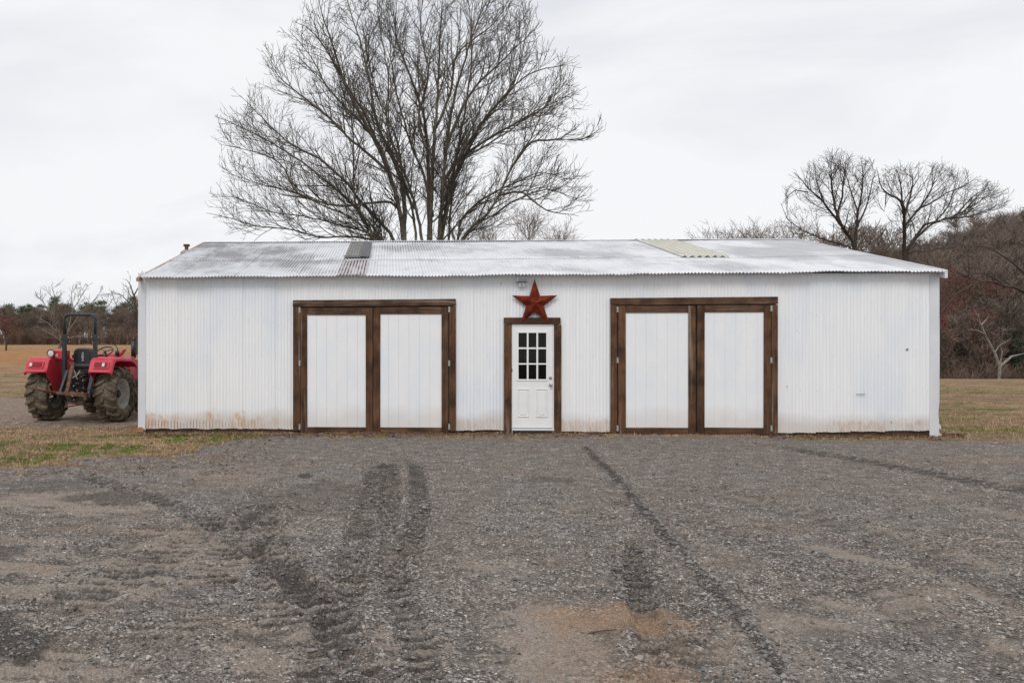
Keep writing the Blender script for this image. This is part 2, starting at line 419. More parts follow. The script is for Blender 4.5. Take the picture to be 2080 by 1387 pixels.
# (polyline, half width, depth, lug height, lug pitch, darkness, tan)
TRACKS = [
    (P((775,930),(760,985),(748,1035),(736,1065),(722,1118),(712,1180),(690,1260),(660,1330),(640,1420)), 0.15, 0.024, 0.028, 0.15, 0.75, 0.3),
    (P((800,925),(797,985),(790,1050),(792,1126),(806,1190),(822,1240),(850,1316),(890,1420)), 0.12, 0.024, 0.026, 0.15, 0.75, 0.4),
    (P((843,925),(850,980),(852,1031),(843,1088),(828,1133)), 0.12, 0.022, 0.018, 0.14, 0.9, 0.0),
    (P((1250,1060),(1280,1130),(1330,1210),(1390,1300),(1450,1420)), 0.26, 0.030, 0.018, 0.16, 0.40, 0.0),
    (P((1340,1410),(1322,1320),(1306,1240),(1295,1165),(1280,1110)), 0.10, 0.026, 0.034, 0.17, 1.0, 0.0),
    (P((130,950),(200,975),(300,1008),(380,1040),(450,1075),(520,1115),(580,1160),(640,1220),(700,1310),(750,1420)), 0.15, 0.024, 0.026, 0.16, 0.95, 0.0),
    (P((-60,1330),(60,1265),(180,1215),(280,1160),(370,1115),(440,1080),(500,1040),(560,990)), 0.24, 0.022, 0.034, 0.16, 0.72, 0.95),
    (P((-60,1215),(60,1180),(180,1135),(280,1090),(360,1055)), 0.18, 0.018, 0.024, 0.16, 0.5, 0.6),
    (P((230,1410),(310,1300),(400,1215),(470,1140),(510,1085),(530,1030)), 0.24, 0.020, 0.032, 0.16, 0.70, 0.9),
    (P((560,1410),(580,1300),(585,1210),(560,1130),(520,1060)), 0.24, 0.018, 0.030, 0.15, 0.65, 0.8),
    (P((1480,905),(1600,908),(1700,925),(1850,950),(2100,1000)), 0.26, 0.012, 0.0, 0.2, 0.55, 0.0),
    (P((1300,960),(1500,1010),(1700,1060),(1900,1130),(2120,1240)), 0.30, 0.010, 0.0, 0.2, 0.28, 0.0),
    (P((1260,1000),(1500,1085),(1750,1190),(2120,1400)), 0.25, 0.010, 0.0, 0.2, 0.25, 0.0),
]
DUST = [(P((1480,1072),(1600,1098),(1710,1120)), 0.10, 0.9), (P((1700,1125),(1850,1155),(1970,1195),(2100,1270)), 0.12, 0.9), (P((1640,1262),(1800,1292),(1950,1318),(2100,1345)), 0.12, 1.0),
        (P((1830,1215),(1950,1262),(2100,1340)), 0.16, 0.9), (P((1560,1180),(1700,1228),(1830,1262)), 0.10, 0.8), (P((1650,960),(1850,1000),(2100,1060)), 0.16, 0.5), (P((1400,985),(1600,1030),(1850,1090),(2100,1180)), 0.18, 0.55),
        (P((1000,1150),(1080,1250),(1120,1400)), 0.35, 0.7), (P((960,960),(1000,1100),(1030,1300)), 0.15, 0.3), (P((300,1400),(150,1340),(-50,1400)), 0.4, 0.8), (P((560,985),(700,1010),(720,960)), 0.2, 0.4)]
RIDGE = P((1190,912),(1250,970),(1310,1040),(1370,1110),(1440,1185),(1510,1270),(1600,1387),(1640,1440))
def marks(x, y):
    """height offset and colour masks of the yard"""
    near = (1 - smooth(22, 30, y)) * smooth(0.5, 2.0, y)
    yy = np.maximum(y, 0.8); px = CX + F * x / yy; py = CY + F * HC / yy
    n1 = fbm(x * 1.1, y * 0.8, 3, 5, 0.55); n2 = fbm(x * 4, y * 3, 11, 4); n3 = fbm(x * 14, y * 14, 23, 3, 0.6)
    warp = (n1 - 0.5); wx = x + 0.10 * (n2 - 0.5); wy = y + 0.10 * (fbm(x * 4, y * 4, 31, 3) - 0.5)
    h = 0.06 * (fbm(x * 0.35, y * 0.35, 5, 3) - 0.5) * smooth(2, 5, y) + 0.022 * (n2 - 0.5) + 0.026 * (n3 - 0.5) + 0.014 * (fbm(x * 38, y * 38, 29, 2) - 0.5)
    rip = fbm(x * 2.2 + 0.8 * n1, y * 12 + 2.0 * x + 2.0 * n2, 53, 3, 0.6)
    dark = np.zeros_like(x); tan = np.zeros_like(x); loose = np.zeros_like(x)
    for pts, hw, dep, lug, pitch, dk, tn in TRACKS:
        d, s, sd = polydist(wx, wy, pts)
        e = (1 - smooth(hw * 0.6, hw * 1.25, d + 0.05 * (n2 - 0.5))) * smooth(0.0, 1.6, s)
        brk = smooth(0.22, 0.40, fbm(x * 1.6 + 9, y * 1.6, 47, 3))
        rim = np.exp(-((d - hw * 1.15) / 0.05) ** 2)
        tread = np.clip(1.7 * np.sin(2 * math.pi * ((s + 0.07 * (n2 - .5)) / pitch + sd * d * 1.3)) + 1.6 * (n3 - 0.5), -1, 1)
        h = h - dep * e + dep * 0.8 * rim * (0.4 + n3) + lug * 0.62 * e * tread * brk
        dark = np.maximum(dark, dk * e * ((0.42 if lug else 0.8) + 0.75 * smooth(-0.3, 0.5, -tread) * brk) * (0.45 + 1.1 * n2))  # dark track soil, plus relief shade painted into the tread hollows
        tan = np.maximum(tan, tn * e * smooth(-0.1, 0.7, tread * brk + 0.1) * smooth(0.28, 0.5, n1 + 0.3 * (n2 - .5)))  # tan soil, painted onto the lug crests as if they caught the light
        loose = np.maximum(loose, 0.5 * rim + 0.4 * e * n3)
    d, s, sd = polydist(wx, wy, RIDGE)
    fade = smooth(0.0, 3.0, (16 - y))
    r = np.exp(-(d / 0.055) ** 2) * (0.5 + n3); h = h + 0.032 * r * fade * smooth(0.2, 0.5, n2)
    rb = smooth(0.25, 0.6, fbm(x * 3.1, y * 3.1, 83, 3)); dark = np.maximum(dark, fade * np.exp(-(d / (0.05 + 0.04 * n2)) ** 2) * (0.55 + 0.45 * rb) * (0.5 + 1.1 * n3)); loose = np.maximum(loose, 0.85 * fade * np.exp(-(d / 0.09) ** 2))
    for pts, w_, am in DUST:
        d, s, sd = polydist(wx, wy, pts)
        tan = np.maximum(tan, am * np.exp(-(d / w_) ** 2) * smooth(0.32, 0.55, fbm(x * 1.2, y * 2.5, 37, 4)))
    # tan, sandy patches
    def blob(cx, cy, rx, ry, amt, soft=0.5):
        q = ((px - cx) / rx) ** 2 + ((py - cy) / ry) ** 2
        q = q + 1.6 * (n1 - 0.5) + 1.5 * (n2 - 0.5) + 0.7 * (n3 - 0.5)
        return amt * (1 - smooth(1 - soft, 1 + soft, q))
    sand = np.zeros_like(x)
    for b in [(1240,1258,170,34,0.95),(1200,1330,140,40,0.5),(1300,1385,120,45,0.75),(1150,1029,32,9,0.4),(1215,1300,240,100,0.38),(260,1075,190,12,0.4),(60,1160,60,20,.45),(1000,1240,60,60,.2),(460,965,80,14,.35),
              (2030,932,90,5,0.6),(820,1118,60,22,0.35),(640,1110,30,10,.0)]:
        sand = np.maximum(sand, blob(*b, soft=0.8))
    for b in [(420,1120,190,60,0.7),(200,1190,260,60,0.75),(60,1370,190,60,0.85),(560,1330,200,60,0.6),(780,1330,170,70,0.55),
              (1120,1330,160,80,0.6),(1700,1060,260,26,0.28),(1850,1270,300,40,0.45),(1560,1320,140,90,0.6),(1950,1350,250,60,0.30),(1420,1150,120,60,0.35),
              (180,1020,190,28,0.7),(480,960,170,26,0.45),(1020,1180,90,60,0.3),(560,1085,100,22,0.5),(1120,960,160,18,0.25),(1300,1320,500,70,0.3),
              (330,1060,120,20,0.4),(40,1130,150,50,0.55),(1880,1225,110,40,0.6)]:
        tan = np.maximum(tan, blob(*b, soft=0.75))
    for b in [(620,965,18,5,0.9),(782,947,16,4,0.9),(10,1305,95,55,0.8),(8,1120,50,14,0.6),(1540,1290,20,20,.3),(590,1160,50,22,0.5),
              (640,1010,130,30,0.4),(240,1010,110,14,0.6),(90,985,120,16,0.4),(1850,1300,320,30,0.35),(1600,1240,160,24,0.2),(1120,975,50,8,0.5),(700,1180,90,50,.35)]:
        dark = np.maximum(dark, blob(*b))
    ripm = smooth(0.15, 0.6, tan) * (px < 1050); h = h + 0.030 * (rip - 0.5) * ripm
    dark = np.maximum(dark, 0.45 * ripm * (1 - smooth(0.34, 0.45, rip))); tan = tan * (0.45 + 0.55 * smooth(0.38, 0.55, rip) * (px < 1050) + 0.55 * (px >= 1050))  # relief shading put into the colour: ripple hollows darker, crests paler
    # lawn strip on the left, around the tractor, right-hand meadow
    edge = 958 - 14 * (px / 250) - 45 * smooth(250, 560, px) + 60 * (n1 - 0.5) + 22 * (n2 - .5)
    gl = (1 - smooth(-5, 5, py - edge)) * (1 - smooth(520, 600, px + 60 * (n1 - 0.5)))
    edge2 = 893 + 4 * (n1 - 0.5)
    gr = (1 - smooth(-2, 2, py - edge2)) * smooth(1560, 1640, px + 40 * (n2 - 0.5))
    wallbase = (1 - smooth(-3, 3, py - (889 + 8 * (n1 - 0.5)))) * (0.35 + 0.65 * smooth(0.4, 0.6, n2))
    grass = np.clip(np.maximum(np.maximum(gl, gr), wallbase * (py < 905)), 0, 1)
    # gravelly bit inside the lawn strip and the bare drive by the tractor
    grass = grass * (1 - blob(260, 935, 110, 12, 0.9))
    drive = (1 - smooth(0.6, 1.4, ((px - 60) / 330) ** 2 + ((py - 835) / 34) ** 2 + 0.7 * (n1 - .5))) * (px < 420)
    grass = grass * (1 - 0.95 * drive)
    grass = np.where(y > 25, 1.0, grass)
    green = grass * np.maximum.reduce([blob(170, 907, 130, 8, 1.0), blob(30, 925, 80, 12, 1.0), blob(380, 885, 190, 4.5, 1.0), blob(215, 917, 70, 6, 1.0), blob(420,893,120,4,.8),
             blob(800, 888, 90, 2.6, 1.0), blob(1990, 795, 190, 6, 0.4), blob(2000, 832, 110, 3.5, 0.6), blob(1950, 850, 80, 5, .45), blob(1990, 872, 130, 6, 0.5),
             blob(60, 776, 120, 3, 0.25), blob(1950, 820, 70, 4, .5), 0.5 * smooth(0.60, 0.70, fbm(x * 0.8, y * 0.5, 71, 4))])
    green = np.clip(green * 1.3, 0, 1) * (0.35 + 0.75 * smooth(0.40, 0.62, fbm(x * 5, y * 2.5, 97, 3)))
    orange = np.clip(np.maximum(blob(60, 735, 110, 12, 1.0), 0.45 * (1 - smooth(745, 775, py))) * (px < 600), 0, 1) * (y > 25)
    litter = right_mask(x, y)
    far = 1 - near
    h = h * near
    return h, dict(dark=dark * near, tan=tan * near, sand=sand * near, grass=grass, green=green, orange=orange, litter=litter, drive=drive * near), loose * near
def right_mask(x, y):
    return smooth(0.5, 0.6, x / np.maximum(y, 1)) * smooth(40, 48, y)

def build_ground():
    # rows: fine where the photograph shows the yard
    r1 = np.linspace(-40, 2.0, 20)[:-1]
    pyv = np.linspace(1500, 840, 430); r2 = HC * F / (pyv - CY)          # 3.6 .. 19.6 m
    r0 = np.linspace(2.0, r2[0], 14)[:-1]
    r3 = r2[-1] * (1500 / r2[-1]) ** (np.linspace(0, 1, 150)[1:])
    ys = np.concatenate([r1, r0, r2, r3])
    tf = np.linspace(-0.56, 0.95, 700)
    tl = -0.56 - (np.linspace(0, 1, 28)[1:] ** 2)[::-1] * 3.5
    tr = 0.95 + (np.linspace(0, 1, 28)[1:] ** 2) * 3.5
    ts = np.concatenate([tl, tf, tr])
    w = np.where(ys > 1.5, ys + 0.0, 1.5 + (1.5 - ys) * 1.2); w = np.maximum(w, 1.5)
    Y, T = np.meshgrid(ys, ts, indexing='ij'); X = T * w[:, None] + (w[:, None] > 1e9)
    x, y = X.ravel(), Y.ravel()
    h, mk, _ = marks(x, y)
    z = terrain(x, y) + h
    z = z + 0.0 * x
    # meadow unevenness
    z = z + smooth(24, 40, y) * 0.25 * (fbm(x * 0.06, y * 0.06, 91, 3) - 0.5)
    nr, nc = len(ys), len(ts)
    idx = np.arange(nr * nc).reshape(nr, nc)
    f = np.stack([idx[:-1, :-1], idx[:-1, 1:], idx[1:, 1:], idx[1:, :-1]], -1).reshape(-1, 4)
    return np_mesh('ground', np.stack([x, y, z], 1), f, m_ground(), smooth=True, attrs=mk)

def m_ground():
    t = NT('gravel_yard_and_meadow'); o = t.obj()
    # crushed stone, two sizes
    c1 = t.sep(t.vor(o, 62, 'Color'))[0]; c2 = t.sep(t.vor(o, 135, 'Color'))[1]
    d1 = t.vor(o, 62, 'Distance'); d2 = t.vor(o, 135, 'Distance')
    s1 = t.ramp(c1, (0.0, (0.055, 0.050, 0.046)), (0.40, (0.150, 0.139, 0.130)), (0.75, (0.245, 0.230, 0.220)), (0.95, (0.55, 0.53, 0.50)))
    s2 = t.ramp(c2, (0.0, (0.080, 0.070, 0.062)), (0.6, (0.180, 0.162, 0.148)), (1.0, (0.36, 0.335, 0.31)))
    pick = t.ramp(t.noise(o, 3.5, 4, 0.6), (0.42, 0.25), (0.6, 0.85))
    grav = t.mix(pick, s2, s1)
    brown = t.ramp(t.noise(o, 0.8, 6, 0.65), (0.36, 0.12), (0.62, 0.72))
    grav = t.mix(brown, grav, t.mix(1.0, grav, (1.04, 0.90, 0.78), 'MULTIPLY'))
    mot = t.ramp(t.noise(t.map(o, (0.8, 1.2, 1)), 4.5, 7, 0.75), (0.32, 0.55), (0.66, 1.3))
    grav = t.mix(1.0, grav, mot, 'MULTIPLY')
    f1 = t.noise(o, 55, 5, 0.75); f2 = t.noise(o, 9, 5, 0.65)
    tanc = t.mix(f2, t.ramp(f1, (0.3, (0.17, 0.135, 0.105)), (0.7, (0.43, 0.355, 0.285))), t.ramp(f1, (0.3, (0.21, 0.178, 0.150)), (0.7, (0.46, 0.405, 0.355))))
    sandc = t.ramp(f1, (0.28, (0.17, 0.110, 0.070)), (0.55, (0.37, 0.245, 0.155)), (0.75, (0.50, 0.38, 0.27)))
    darkc = t.mix(t.ramp(c2, (0.55, 0.0), (0.9, 0.6)), t.ramp(f1, (0.3, (0.030, 0.027, 0.024)), (0.7, (0.075, 0.066, 0.058))), (0.13, 0.125, 0.12))
    brk = t.ramp(t.noise(o, 26, 4, 0.7), (0.30, -0.25), (0.70, 0.25))
    def m(name, lo=0.25, hi=0.65):
        a = t.math('ADD', t.attr(name), t.math('MULTIPLY', t.math('SUBTRACT', t.noise(o, 26, 5, 0.7), 0.5), 1.3)); 
        return t.ramp(a, (lo, 0.0), (hi, 1.0))
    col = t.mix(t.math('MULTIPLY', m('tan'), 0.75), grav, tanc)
    col = t.mix(t.math('MULTIPLY', m('dark', 0.22, 0.72), 0.88), col, darkc)  # dark soil together with the painted tread and ripple shade
    speck = t.ramp(t.vor(o, 95, 'Color'), (0.25, 0.55), (0.42, 1.0))
    col = t.mix(t.math('MULTIPLY', t.math('MULTIPLY', m('sand', 0.25, 1.0), speck), 0.80), col, sandc)
    dn = t.noise(t.map(o, (1.0, 1.6, 1)), 4.5, 9, 0.85)
    drv = t.ramp(dn, (0.36, (0.08, 0.058, 0.042)), (0.50, (0.235, 0.175, 0.13)), (0.64, (0.52, 0.42, 0.33)))
    col = t.mix(t.math('MULTIPLY', m('drive'), 0.9), col, drv)
    col = t.mix(1.0, col, (1.12, 1.11, 1.11), 'MULTIPLY')
    # dormant lawn
    gx = t.noise(t.map(o, (1, 1, 1)), 14, 6, 0.75)
    straw = t.ramp(gx, (0.30, (0.11, 0.070, 0.040)), (0.46, (0.26, 0.170, 0.095)), (0.60, (0.44, 0.31, 0.185)), (0.73, (0.60, 0.47, 0.31)))
    zone = t.noise(t.map(o, (0.35, 0.5, 1)), 1.0, 4, 0.6)
    straw = t.mix(t.ramp(zone, (0.42, 0.0), (0.62, 0.6)), straw, t.ramp(gx, (0.3, (0.10, 0.065, 0.042)), (0.7, (0.24, 0.16, 0.105))))
    greenc = t.ramp(gx, (0.3, (0.055, 0.062, 0.016)), (0.7, (0.19, 0.20, 0.055)))
    straw = t.mix(m('green', 0.2, 0.75), straw, greenc)
    straw = t.mix(t.math('MULTIPLY', t.attr('orange'), 0.75), straw, t.ramp(gx, (0.3, (0.24, 0.105, 0.038)), (0.7, (0.52, 0.26, 0.10))))
    straw = t.mix(t.attr('litter'), straw, t.ramp(gx, (0.3, (0.045, 0.030, 0.022)), (0.7, (0.11, 0.075, 0.055))))
    dpat = t.ramp(t.noise(t.map(o, (1.0, 2.2, 1)), 1.3, 6, 0.7), (0.38, 0.70), (0.60, 1.25))
    straw = t.mix(1.0, straw, dpat, 'MULTIPLY')
    col = t.mix(m('grass', 0.35, 0.6), col, straw)
    t.set(Base_Color=col, Roughness=0.92, Specular_IOR_Level=0.15)
    hgt = t.math('ADD', t.math('MULTIPLY', d1, -0.8), t.math('ADD', t.math('MULTIPLY', d2, -0.4), t.math('MULTIPLY', f1, 0.6)))
    t.bump(hgt, 1.0, 0.018)
    return t.m

ground = build_ground()
tag(ground, kind='structure', label='grey gravel yard running into dormant brown meadow')

def yard_h(x, y):
    h, mk, loose = marks(x, y); return h + terrain(x, y), mk, loose

# ------------------------------------------------------------------ loose stones, one object
def build_stones():
    rng = np.random.default_rng(4)
    n = 190000
    # denser near the camera
    u = rng.random(n); y = np.where(rng.random(n) < 0.62, 3.6 * (9.0 / 3.6) ** u, 6 + 12.5 * u)
    x = y * (-0.50 + 1.40 * rng.random(n))
    h, mk, loose = yard_h(x, y)
    clump = fbm(x * 2.2, y * 2.2, 61, 4, 0.6)
    keep = rng.random(n) < np.clip(0.16 + 1.5 * (clump - 0.36) + 0.75 * loose - 0.8 * mk['sand'] - 0.38 * mk['tan'] - 1.2 * mk['grass'], 0.02, 1) * (mk['grass'] < 0.5)
    x, y, h, loose = x[keep], y[keep], h[keep], loose[keep]; n = len(x)
    size = np.exp(rng.normal(math.log(0.0068), 0.38, n)) * (1 + 0.45 * loose) * (1 + 0.02 * (y - 5))
    big = rng.random(n) < 0.022; size = np.where(big, size * 2.1, size)
    size = np.clip(size, 0.003, 0.028)
    oc = np.array([(1,0,0),(0,1,0),(-1,0,0),(0,-1,0),(0,0,1),(0,0,-1)], float)
    fc = np.array([(0,1,4),(1,2,4),(2,3,4),(3,0,4),(1,0,5),(2,1,5),(3,2,5),(0,3,5)][:4] + [(1,0,5),(2,1,5),(3,2,5),(0,3,5)])
    v = oc[None] * (0.65 + 0.7 * rng.random((n, 6, 1))) + rng.normal(0, 0.22, (n, 6, 3))
    v *= size[:, None, None] * np.stack([np.ones(n), 0.6 + 0.5 * rng.random(n), 0.42 + 0.35 * rng.random(n)], 1)[:, None, :]
    a = rng.random(n) * 2 * math.pi; ca, sa = np.cos(a)[:, None], np.sin(a)[:, None]
    vx = v[..., 0] * ca - v[..., 1] * sa; vy = v[..., 0] * sa + v[..., 1] * ca
    v = np.stack([vx + x[:, None], vy + y[:, None], v[..., 2] + h[:, None] + size[:, None] * 0.18], -1)
    f = fc[None] + (np.arange(n) * 6)[:, None, None]
    shade = np.repeat(rng.random(n) * np.where(size > 0.013, 0.80, 1.0) * (1 - 0.35 * np.clip(mk['dark'][keep], 0, 1)), 6)
    t = NT('crushed_stone'); r = t.attr('shade')
    col = t.ramp(r, (0.0, (0.060, 0.054, 0.050)), (0.40, (0.16, 0.150, 0.142)), (0.70, (0.25, 0.238, 0.228)), (0.92, (0.34, 0.32, 0.29)), (1.0, (0.54, 0.52, 0.49)))
    t.set(Base_Color=t.mix(1.0, col, (1.25, 1.24, 1.22), 'MULTIPLY'), Roughness=0.85, Specular_IOR_Level=0.2); t.bump(t.noise(t.obj(), 150, 3), 0.4, 0.004)
    o = np_mesh('gravel_stones', v.reshape(-1, 3), f.reshape(-1, 3), t.m, attrs={'shade': shade})
    return tag(o, 'loose crushed grey stones scattered over the yard', 'gravel', kind='stuff')
build_stones()

# ------------------------------------------------------------------ grass blades, one object
def build_grass():
    rng = np.random.default_rng(9)
    n = 190000
    y = np.where(rng.random(n) < .7, 10.5 + 9 * rng.random(n), 19 + 14 * rng.random(n)); x = y * (-0.50 + 1.40 * rng.random(n))
    h, mk, _ = yard_h(x, y)
    inside = (x > -4.3) & (x < 11.1) & (y > 15.7 - (x + 4.27) * 0.043 - 0.02) & (y < 28)
    keep = (mk['grass'] > 0.45) & ~inside & (rng.random(n) < 0.35 + 0.65 * fbm(x * 3, y * 3, 77, 3))
    x, y, h = x[keep], y[keep], h[keep]; g = mk['green'][keep]; n = len(x)
    L = 0.022 + 0.034 * rng.random(n) + 0.02 * g; L = np.where(rng.random(n) < 0.05, L * 1.9, L)
    a = rng.random(n) * 2 * math.pi; lean = rng.random(n) * 1.4
    wd = 0.0035 + 0.0035 * rng.random(n)
    bx, by = np.cos(a + 1.57) * wd, np.sin(a + 1.57) * wd
    v = np.stack([np.stack([x - bx, y - by, h - 0.003], -1), np.stack([x + bx, y + by, h - 0.003], -1),
                  np.stack([x + np.cos(a) * L * np.sin(lean), y + np.sin(a) * L * np.sin(lean), h + L * np.cos(lean) * 0.9 + .003], -1)], 1)
    f = np.arange(n * 3).reshape(-1, 3)
    shade = np.repeat(rng.random(n), 3); gr = np.repeat((rng.random(n) < g * 0.85 + 0.05).astype(float), 3)
    t = NT('short_winter_grass'); r = t.attr('shade')
    dry = t.ramp(r, (0.0, (0.13, 0.080, 0.042)), (0.5, (0.33, 0.225, 0.125)), (1.0, (0.60, 0.48, 0.31)))
    grn = t.ramp(r, (0.0, (0.06, 0.085, 0.012)), (1.0, (0.27, 0.32, 0.06)))
    t.set(Base_Color=t.mix(t.attr('green'), dry, grn), Roughness=0.8, Specular_IOR_Level=0.15)
    o = np_mesh('grass', v.reshape(-1, 3), f, t.m, attrs={'shade': shade, 'green': gr})
    return tag(o, 'short dormant straw and green grass around the yard', 'grass', kind='stuff')
build_grass()
# ------------------------------------------------------------------ leaf and twig litter along the wall foot
def build_litter():
    rng = np.random.default_rng(19)
    n = 9000
    k = rng.random(n); pxs = np.where(k < 0.45, rng.uniform(285, 1230, n), np.where(k < 0.8, rng.uniform(1560, 1960, n), rng.uniform(-20, 560, n)))
    pys = np.where(k < 0.8, 880 + np.abs(rng.normal(0, 4.5, n)), rng.uniform(860, 965, n))
    Y = HC * F / (pys - CY); x = (pxs - CX) / F * Y; y = Y
    h, mk, _ = yard_h(x, y)
    s = 0.010 + 0.026 * rng.random(n) ** 2; a = rng.random(n) * 6.28
    ca, sa = np.cos(a), np.sin(a); tilt = rng.normal(0, 0.5, (n, 4)) * s[:, None] * 0.5
    q = np.array([(-1, -0.2), (0, -0.55), (1, 0.1), (0.1, 0.55)])
    vx = x[:, None] + s[:, None] * (q[:, 0] * ca[:, None] - q[:, 1] * sa[:, None]); vy = y[:, None] + s[:, None] * (q[:, 0] * sa[:, None] + q[:, 1] * ca[:, None])
    v = np.stack([vx, vy, h[:, None] + 0.016 + tilt], -1).reshape(-1, 3)
    t = NT('dead_leaves'); r = t.attr('shade')
    t.set(Base_Color=t.ramp(r, (0.0, (0.045, 0.022, 0.014)), (0.6, (0.13, 0.060, 0.032)), (1.0, (0.26, 0.15, 0.08))), Roughness=0.85)
    o = np_mesh('leaf_litter', v, np.arange(n * 4).reshape(-1, 4), t.m, attrs={'shade': np.repeat(rng.random(n), 4)})
    return tag(o, 'dead brown leaves lying along the foot of the barn wall', 'leaves', kind='stuff')
build_litter()
# twigs lying on the yard
def ground_twig(pts, r, label):
    w = []
    for a, b in pts:
        X, Y = gnd(a, b); h = float(yard_h(np.array([X]), np.array([Y]))[0][0]); w.append((X, Y, h + r + 0.004))
    o0 = Vector(w[0]); mb = MB(); mb.tube([Vector(p) - o0 for p in w], [r, r * .9, r * .5][:len(w)] if len(w) == 3 else [r, r * .6], 6)
    o = mb.build('fallen_twig', M['bark'], smooth=True, loc=o0); tag(o, label, 'twig')
ground_twig([(1195,1290),(1225,1286),(1252,1284)], 0.005, 'thin straight stick lying on the orange sandy patch')
ground_twig([(1500,1195),(1515,1212),(1532,1226)], 0.003, 'curved reddish stem lying right of the wheel rut')
# ------------------------------------------------------------------ the barn, in its own frame: u along the front, v inwards, z up
P0 = Vector(((283 - CX) / F * 15.71, 15.71, 0)); P1 = Vector(((1906 - CX) / F * 15.05, 15.05, 0))
DU = (P1 - P0).normalized(); DV = Vector((-DU.y, DU.x, 0)); BL = (P1 - P0).length
PHI = math.atan2(DU.y, DU.x)
def FU(px, py, v=0.0):
    """photograph pixel -> (u, z) on the vertical plane v of the barn front"""
    r = ray(px, py); # solve (r.xy*Y - P0).DV = v
    Y = (v + P0.dot(DV)) / (Vector((r.x, r.y, 0)).dot(DV))
    w = Vector((r.x * Y, Y, 0)) - P0
    return w.dot(DU), HC + r.z * Y
barn = empty('metal_barn', (P0.x, P0.y, 0), PHI)
tag(barn, 'long low white corrugated metal barn with worn white roof and brown framed doors', 'barn')
rnd = random.Random(5)

VE = -0.22                                    # eave overhang
ue0, ze0 = FU(275, 564, VE); ue1, ze1 = FU(1920, 550, VE)
ZE = (ze0 + ze1) / 2
# depth of the ridge from the left rake: the ridge end shows at (412, 494)
def ridge_v():
    lo, hi = 2.0, 12.0
    for _ in range(50):
        m = (lo + hi) / 2
        if FU(412, 494, m)[0] < ue0: hi = m
        else: lo = m
    return (lo + hi) / 2
VR = ridge_v(); ZR = FU(1000, 490, VR)[1]
print('barn', BL, 'eave z', ze0, ze1, 'ridge', VR, ZR, 'right ridge u', FU(1640, 484, VR), 'ue', ue0, ue1)
BD = 2 * VR                                   # building depth
def roof_z(v):
    return ze0 * 0 + ZE + (ZR - ZE) * (v - VE) / (VR - VE)
def RS(px, py):
    """pixel -> (u, v) on the front roof slope"""
    lo, hi = VE, VR
    for _ in range(40):
        m = (lo + hi) / 2; u, z = FU(px, py, m)
        if z > roof_z(m): lo = m
        else: hi = m
    return FU(px, py, (lo + hi) / 2)[0], (lo + hi) / 2

PITCH, AMP = 0.0635, 0.0045
def n1d(x, s): return float(vnoise(np.array([x]), np.array([s * 7.31]), 5)[0]) - 0.5

def corr_wall(name, u0, u1, zlo_fn, zhi, cuts, amp=AMP, pitch=PITCH, base_v=0.0, lap=0.005, rows=9, mat=None):
    """one corrugated wall sheet; cuts = openings (ua, ub, ztop)"""
    vs, fs, = [], []
    marks_ = sorted({u0, u1, *[c for a, b, _ in cuts for c in (a, b) if u0 < c < u1]})
    for a, b in zip(marks_[:-1], marks_[1:]):
        mid = (a + b) / 2; lo = None
        for ca, cb, zt in cuts:
            if ca <= mid <= cb: lo = zt
        n = max(1, int(round((b - a) / pitch * 8))); o = len(vs)
        for i in range(n + 1):
            u = a + (b - a) * i / n
            zl = lo if lo is not None else zlo_fn(u)
            for j in range(rows + 1):
                z = zl + (zhi - zl) * j / rows
                dent = 0.010 * (n1d(u * 1.3 + 3, 1 + z * .11) + 0.5 * n1d(u * 3.1, 5 + z * 0.2))
                vs.append((u, base_v - amp * math.cos(2 * math.pi * u / pitch) - lap * (u - u0) / (u1 - u0) + dent, z))
        for i in range(n):
            for j in range(rows):
                p = o + i * (rows + 1) + j; q = p + rows + 1
                fs.append((p, q, q + 1, p + 1))
    v = np.array(vs); return np_mesh(name, v, np.array(fs), mat or M['wall'], barn, smooth=True)

# openings (from the photograph)
lu0 = FU(595, 700)[0]; lu1 = FU(926, 700)[0]; lz = FU(760, 616)[1]
ru0 = FU(1241, 700)[0]; ru1 = FU(1580, 700)[0]; rz_ = FU(1410, 612)[1]
du0 = FU(1027, 700)[0]; du1 = FU(1137, 700)[0]; dz = FU(1080, 652)[1]
cuts = [(lu0 + 0.04, lu1 - 0.04, lz), (ru0 + 0.04, ru1 - 0.04, rz_), (du0 + 0.03, du1 - 0.03, dz)]
edges = [0.10]
W = 0.645
while edges[-1] + W < BL - 0.15: edges.append(edges[-1] + W)
edges.append(BL - 0.09)
steps = [rnd.uniform(-0.012, 0.022) for _ in edges]
for i, (a, b) in enumerate(zip(edges[:-1], edges[1:])):
    mid = (a + b) / 2
    base = 0.045 + steps[i]
    if mid > ru1: base = 0.03 + 0.075 * (mid - ru1) / (BL - ru1)
    jag = 0.022 if mid < lu0 or mid > ru1 * 1.2 else 0.014
    fn = lambda u, base=base, jag=jag: base + jag * (n1d(u * 9, 3)) + 0.012 * abs(math.sin(math.pi * u / PITCH)) * (1 if u < lu0 else .4)
    inside = any(ca < a and b < cb for ca, cb, _ in cuts)
    corr_wall('wall_sheet', a, b + 0.02, fn, roof_z(0) - 0.03, cuts)
